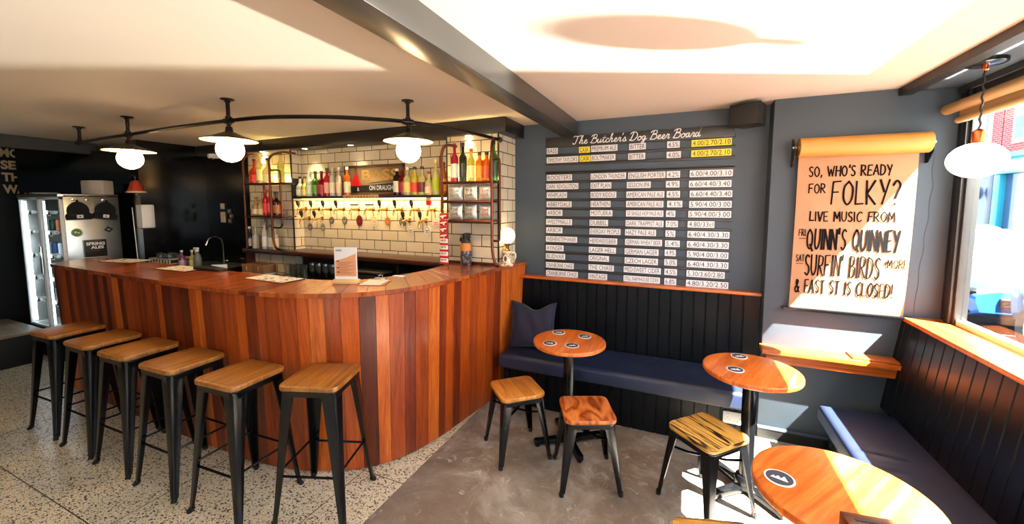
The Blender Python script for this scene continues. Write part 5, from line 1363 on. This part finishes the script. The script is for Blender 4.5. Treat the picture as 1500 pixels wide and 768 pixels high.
for (x, z, w2, h2), lab in zip(((-5.30, 1.68, .07, .07), (-5.30, 1.545, .085, .13)), ('small white switch plate, upper one on the dark wall behind the bar', 'white double switch plate, lower one on the dark wall behind the bar')):
    t = thing('light_switch', lab, 'switch', (x, 3.128, z)); MB().box(-w2 / 2, w2 / 2, -.012, 0, -h2 / 2, h2 / 2, flatc('#cbb79c'), bev=.003).build('plate', t); MB().box(-.012, .012, -.016, -.012, -.02, .02, flatc('#d8c8b0'), bev=.002).build('rocker', t)
for i, z in enumerate((1.62, 1.56, 1.50)):
    t = thing('hook_rail_switch', 'little dark grey isolator switch beside the white plates, %s from the top' % ordn[i], 'switch', (-5.16 + (.03 if i == 1 else 0), 3.128, z), 0, 'isolator switches on the dark wall')
    MB().box(-.024, .024, -.018, 0, -.026, .026, flatc('#5a5650'), bev=.004).build('body', t); MB().box(-.008, .008, -.024, -.018, -.012, .012, flatc('#a8a298'), bev=.002).build('toggle', t)
t = thing('security_camera', 'small white dome camera up by the middle pendant lamp', 'camera', (-5.20, 3.0, 2.25))
m = MB(); m.lathe([(0, .05), (.06, .05), (.065, .02), (.055, 0), (0, 0)], 'white', 20); m.build('base', t); m = MB(); m.sphere((0, 0, 0), .045, 'black_screen', n=18); m.build('dome', t)
t = thing('sink_unit', 'dark sink counter against the end wall behind the bar', 'sink', (-5.30, 2.78, 0))
m = MB(); m.box(-.31, .40, -.36, .33, 0, .96, 'black', bev=.004); m.build('cabinet', t); m = MB(); m.box(-.315, .42, -.37, .335, .96, .985, 'stainless', bev=.004); m.build('drainer', t)
m = MB(); m.tube(catmull([(.10, .26, .985), (.10, .26, 1.22), (.10, .22, 1.30), (.10, .12, 1.30), (.10, .07, 1.22)], 5), .011, 'chrome', 10); m.cyl((.10, .26, 1.0), (.17, .26, 1.02), .008, 'chrome', n=8); m.build('mixer_tap', t)
t = thing('glass_crate', 'white plastic glass-washer crate on the sink counter', 'crate', (-5.42, 2.60, .986), math.radians(5))
m = MB()
for z in (.0, .05, .10): 
    for y in (-.115, .115): m.box(-.17, .17, y - .006, y + .006, z, z + .012, flatc('#b0a89c'))
    for x in (-.17, .17): m.box(x - .006, x + .006, -.115, .115, z, z + .012, flatc('#b0a89c'))
for k in range(8):
    x = -.17 + .34 * k / 7
    for y in (-.115, .115): m.box(x - .005, x + .005, y - .006, y + .006, 0, .112, flatc('#b0a89c'))
m.box(-.17, .17, -.115, .115, 0, .006, flatc('#b0a89c')); m.build('basket', t)
CG = 'glasses in the washer crate'
for i, (x, y) in enumerate(((-5.54, 2.56), (-5.47, 2.64), (-5.39, 2.57), (-5.31, 2.63))):
    copy_tree(G1, (x, y, .994), 0, 'upturned-looking glass in the white washer crate, %s from the end wall' % ordn[i], CG)
t = thing('spray_bottle', 'grey spray bottle with a white trigger on the sink counter', 'spray bottle', (-5.02, 2.66, .986))
m = MB(); m.lathe([(0, 0), (.036, 0), (.038, .008), (.038, .11), (.030, .15), (.014, .175), (.014, .19), (0, .19)], flatc('#6a7068'), 18); m.build('bottle_body', t)
m = MB(); m.lathe([(0, .188), (.017, .188), (.017, .21), (0, .21)], 'white', 12); m.box(-.055, .022, -.011, .011, .208, .235, 'white', bev=.004); m.box(-.038, -.030, -.006, .006, .165, .21, 'white', bev=.002); m.build('trigger', t)
for i, ((x, y, g_, l_), lab) in enumerate(zip(((-5.20, 2.60, '#7a3a70', '#c8a0c0'), (-5.12, 2.66, '#b8b070', '#e8e0a0')), ('purple-labelled cleaning bottle beside the tap on the sink counter', 'yellow-labelled cleaning bottle next to the grey spray bottle'))):
    bottle(lab, (x, y, .986), 'cleaning bottles on the sink counter', 'stout', g_, '#e8e8e0', l_, .1, .75)
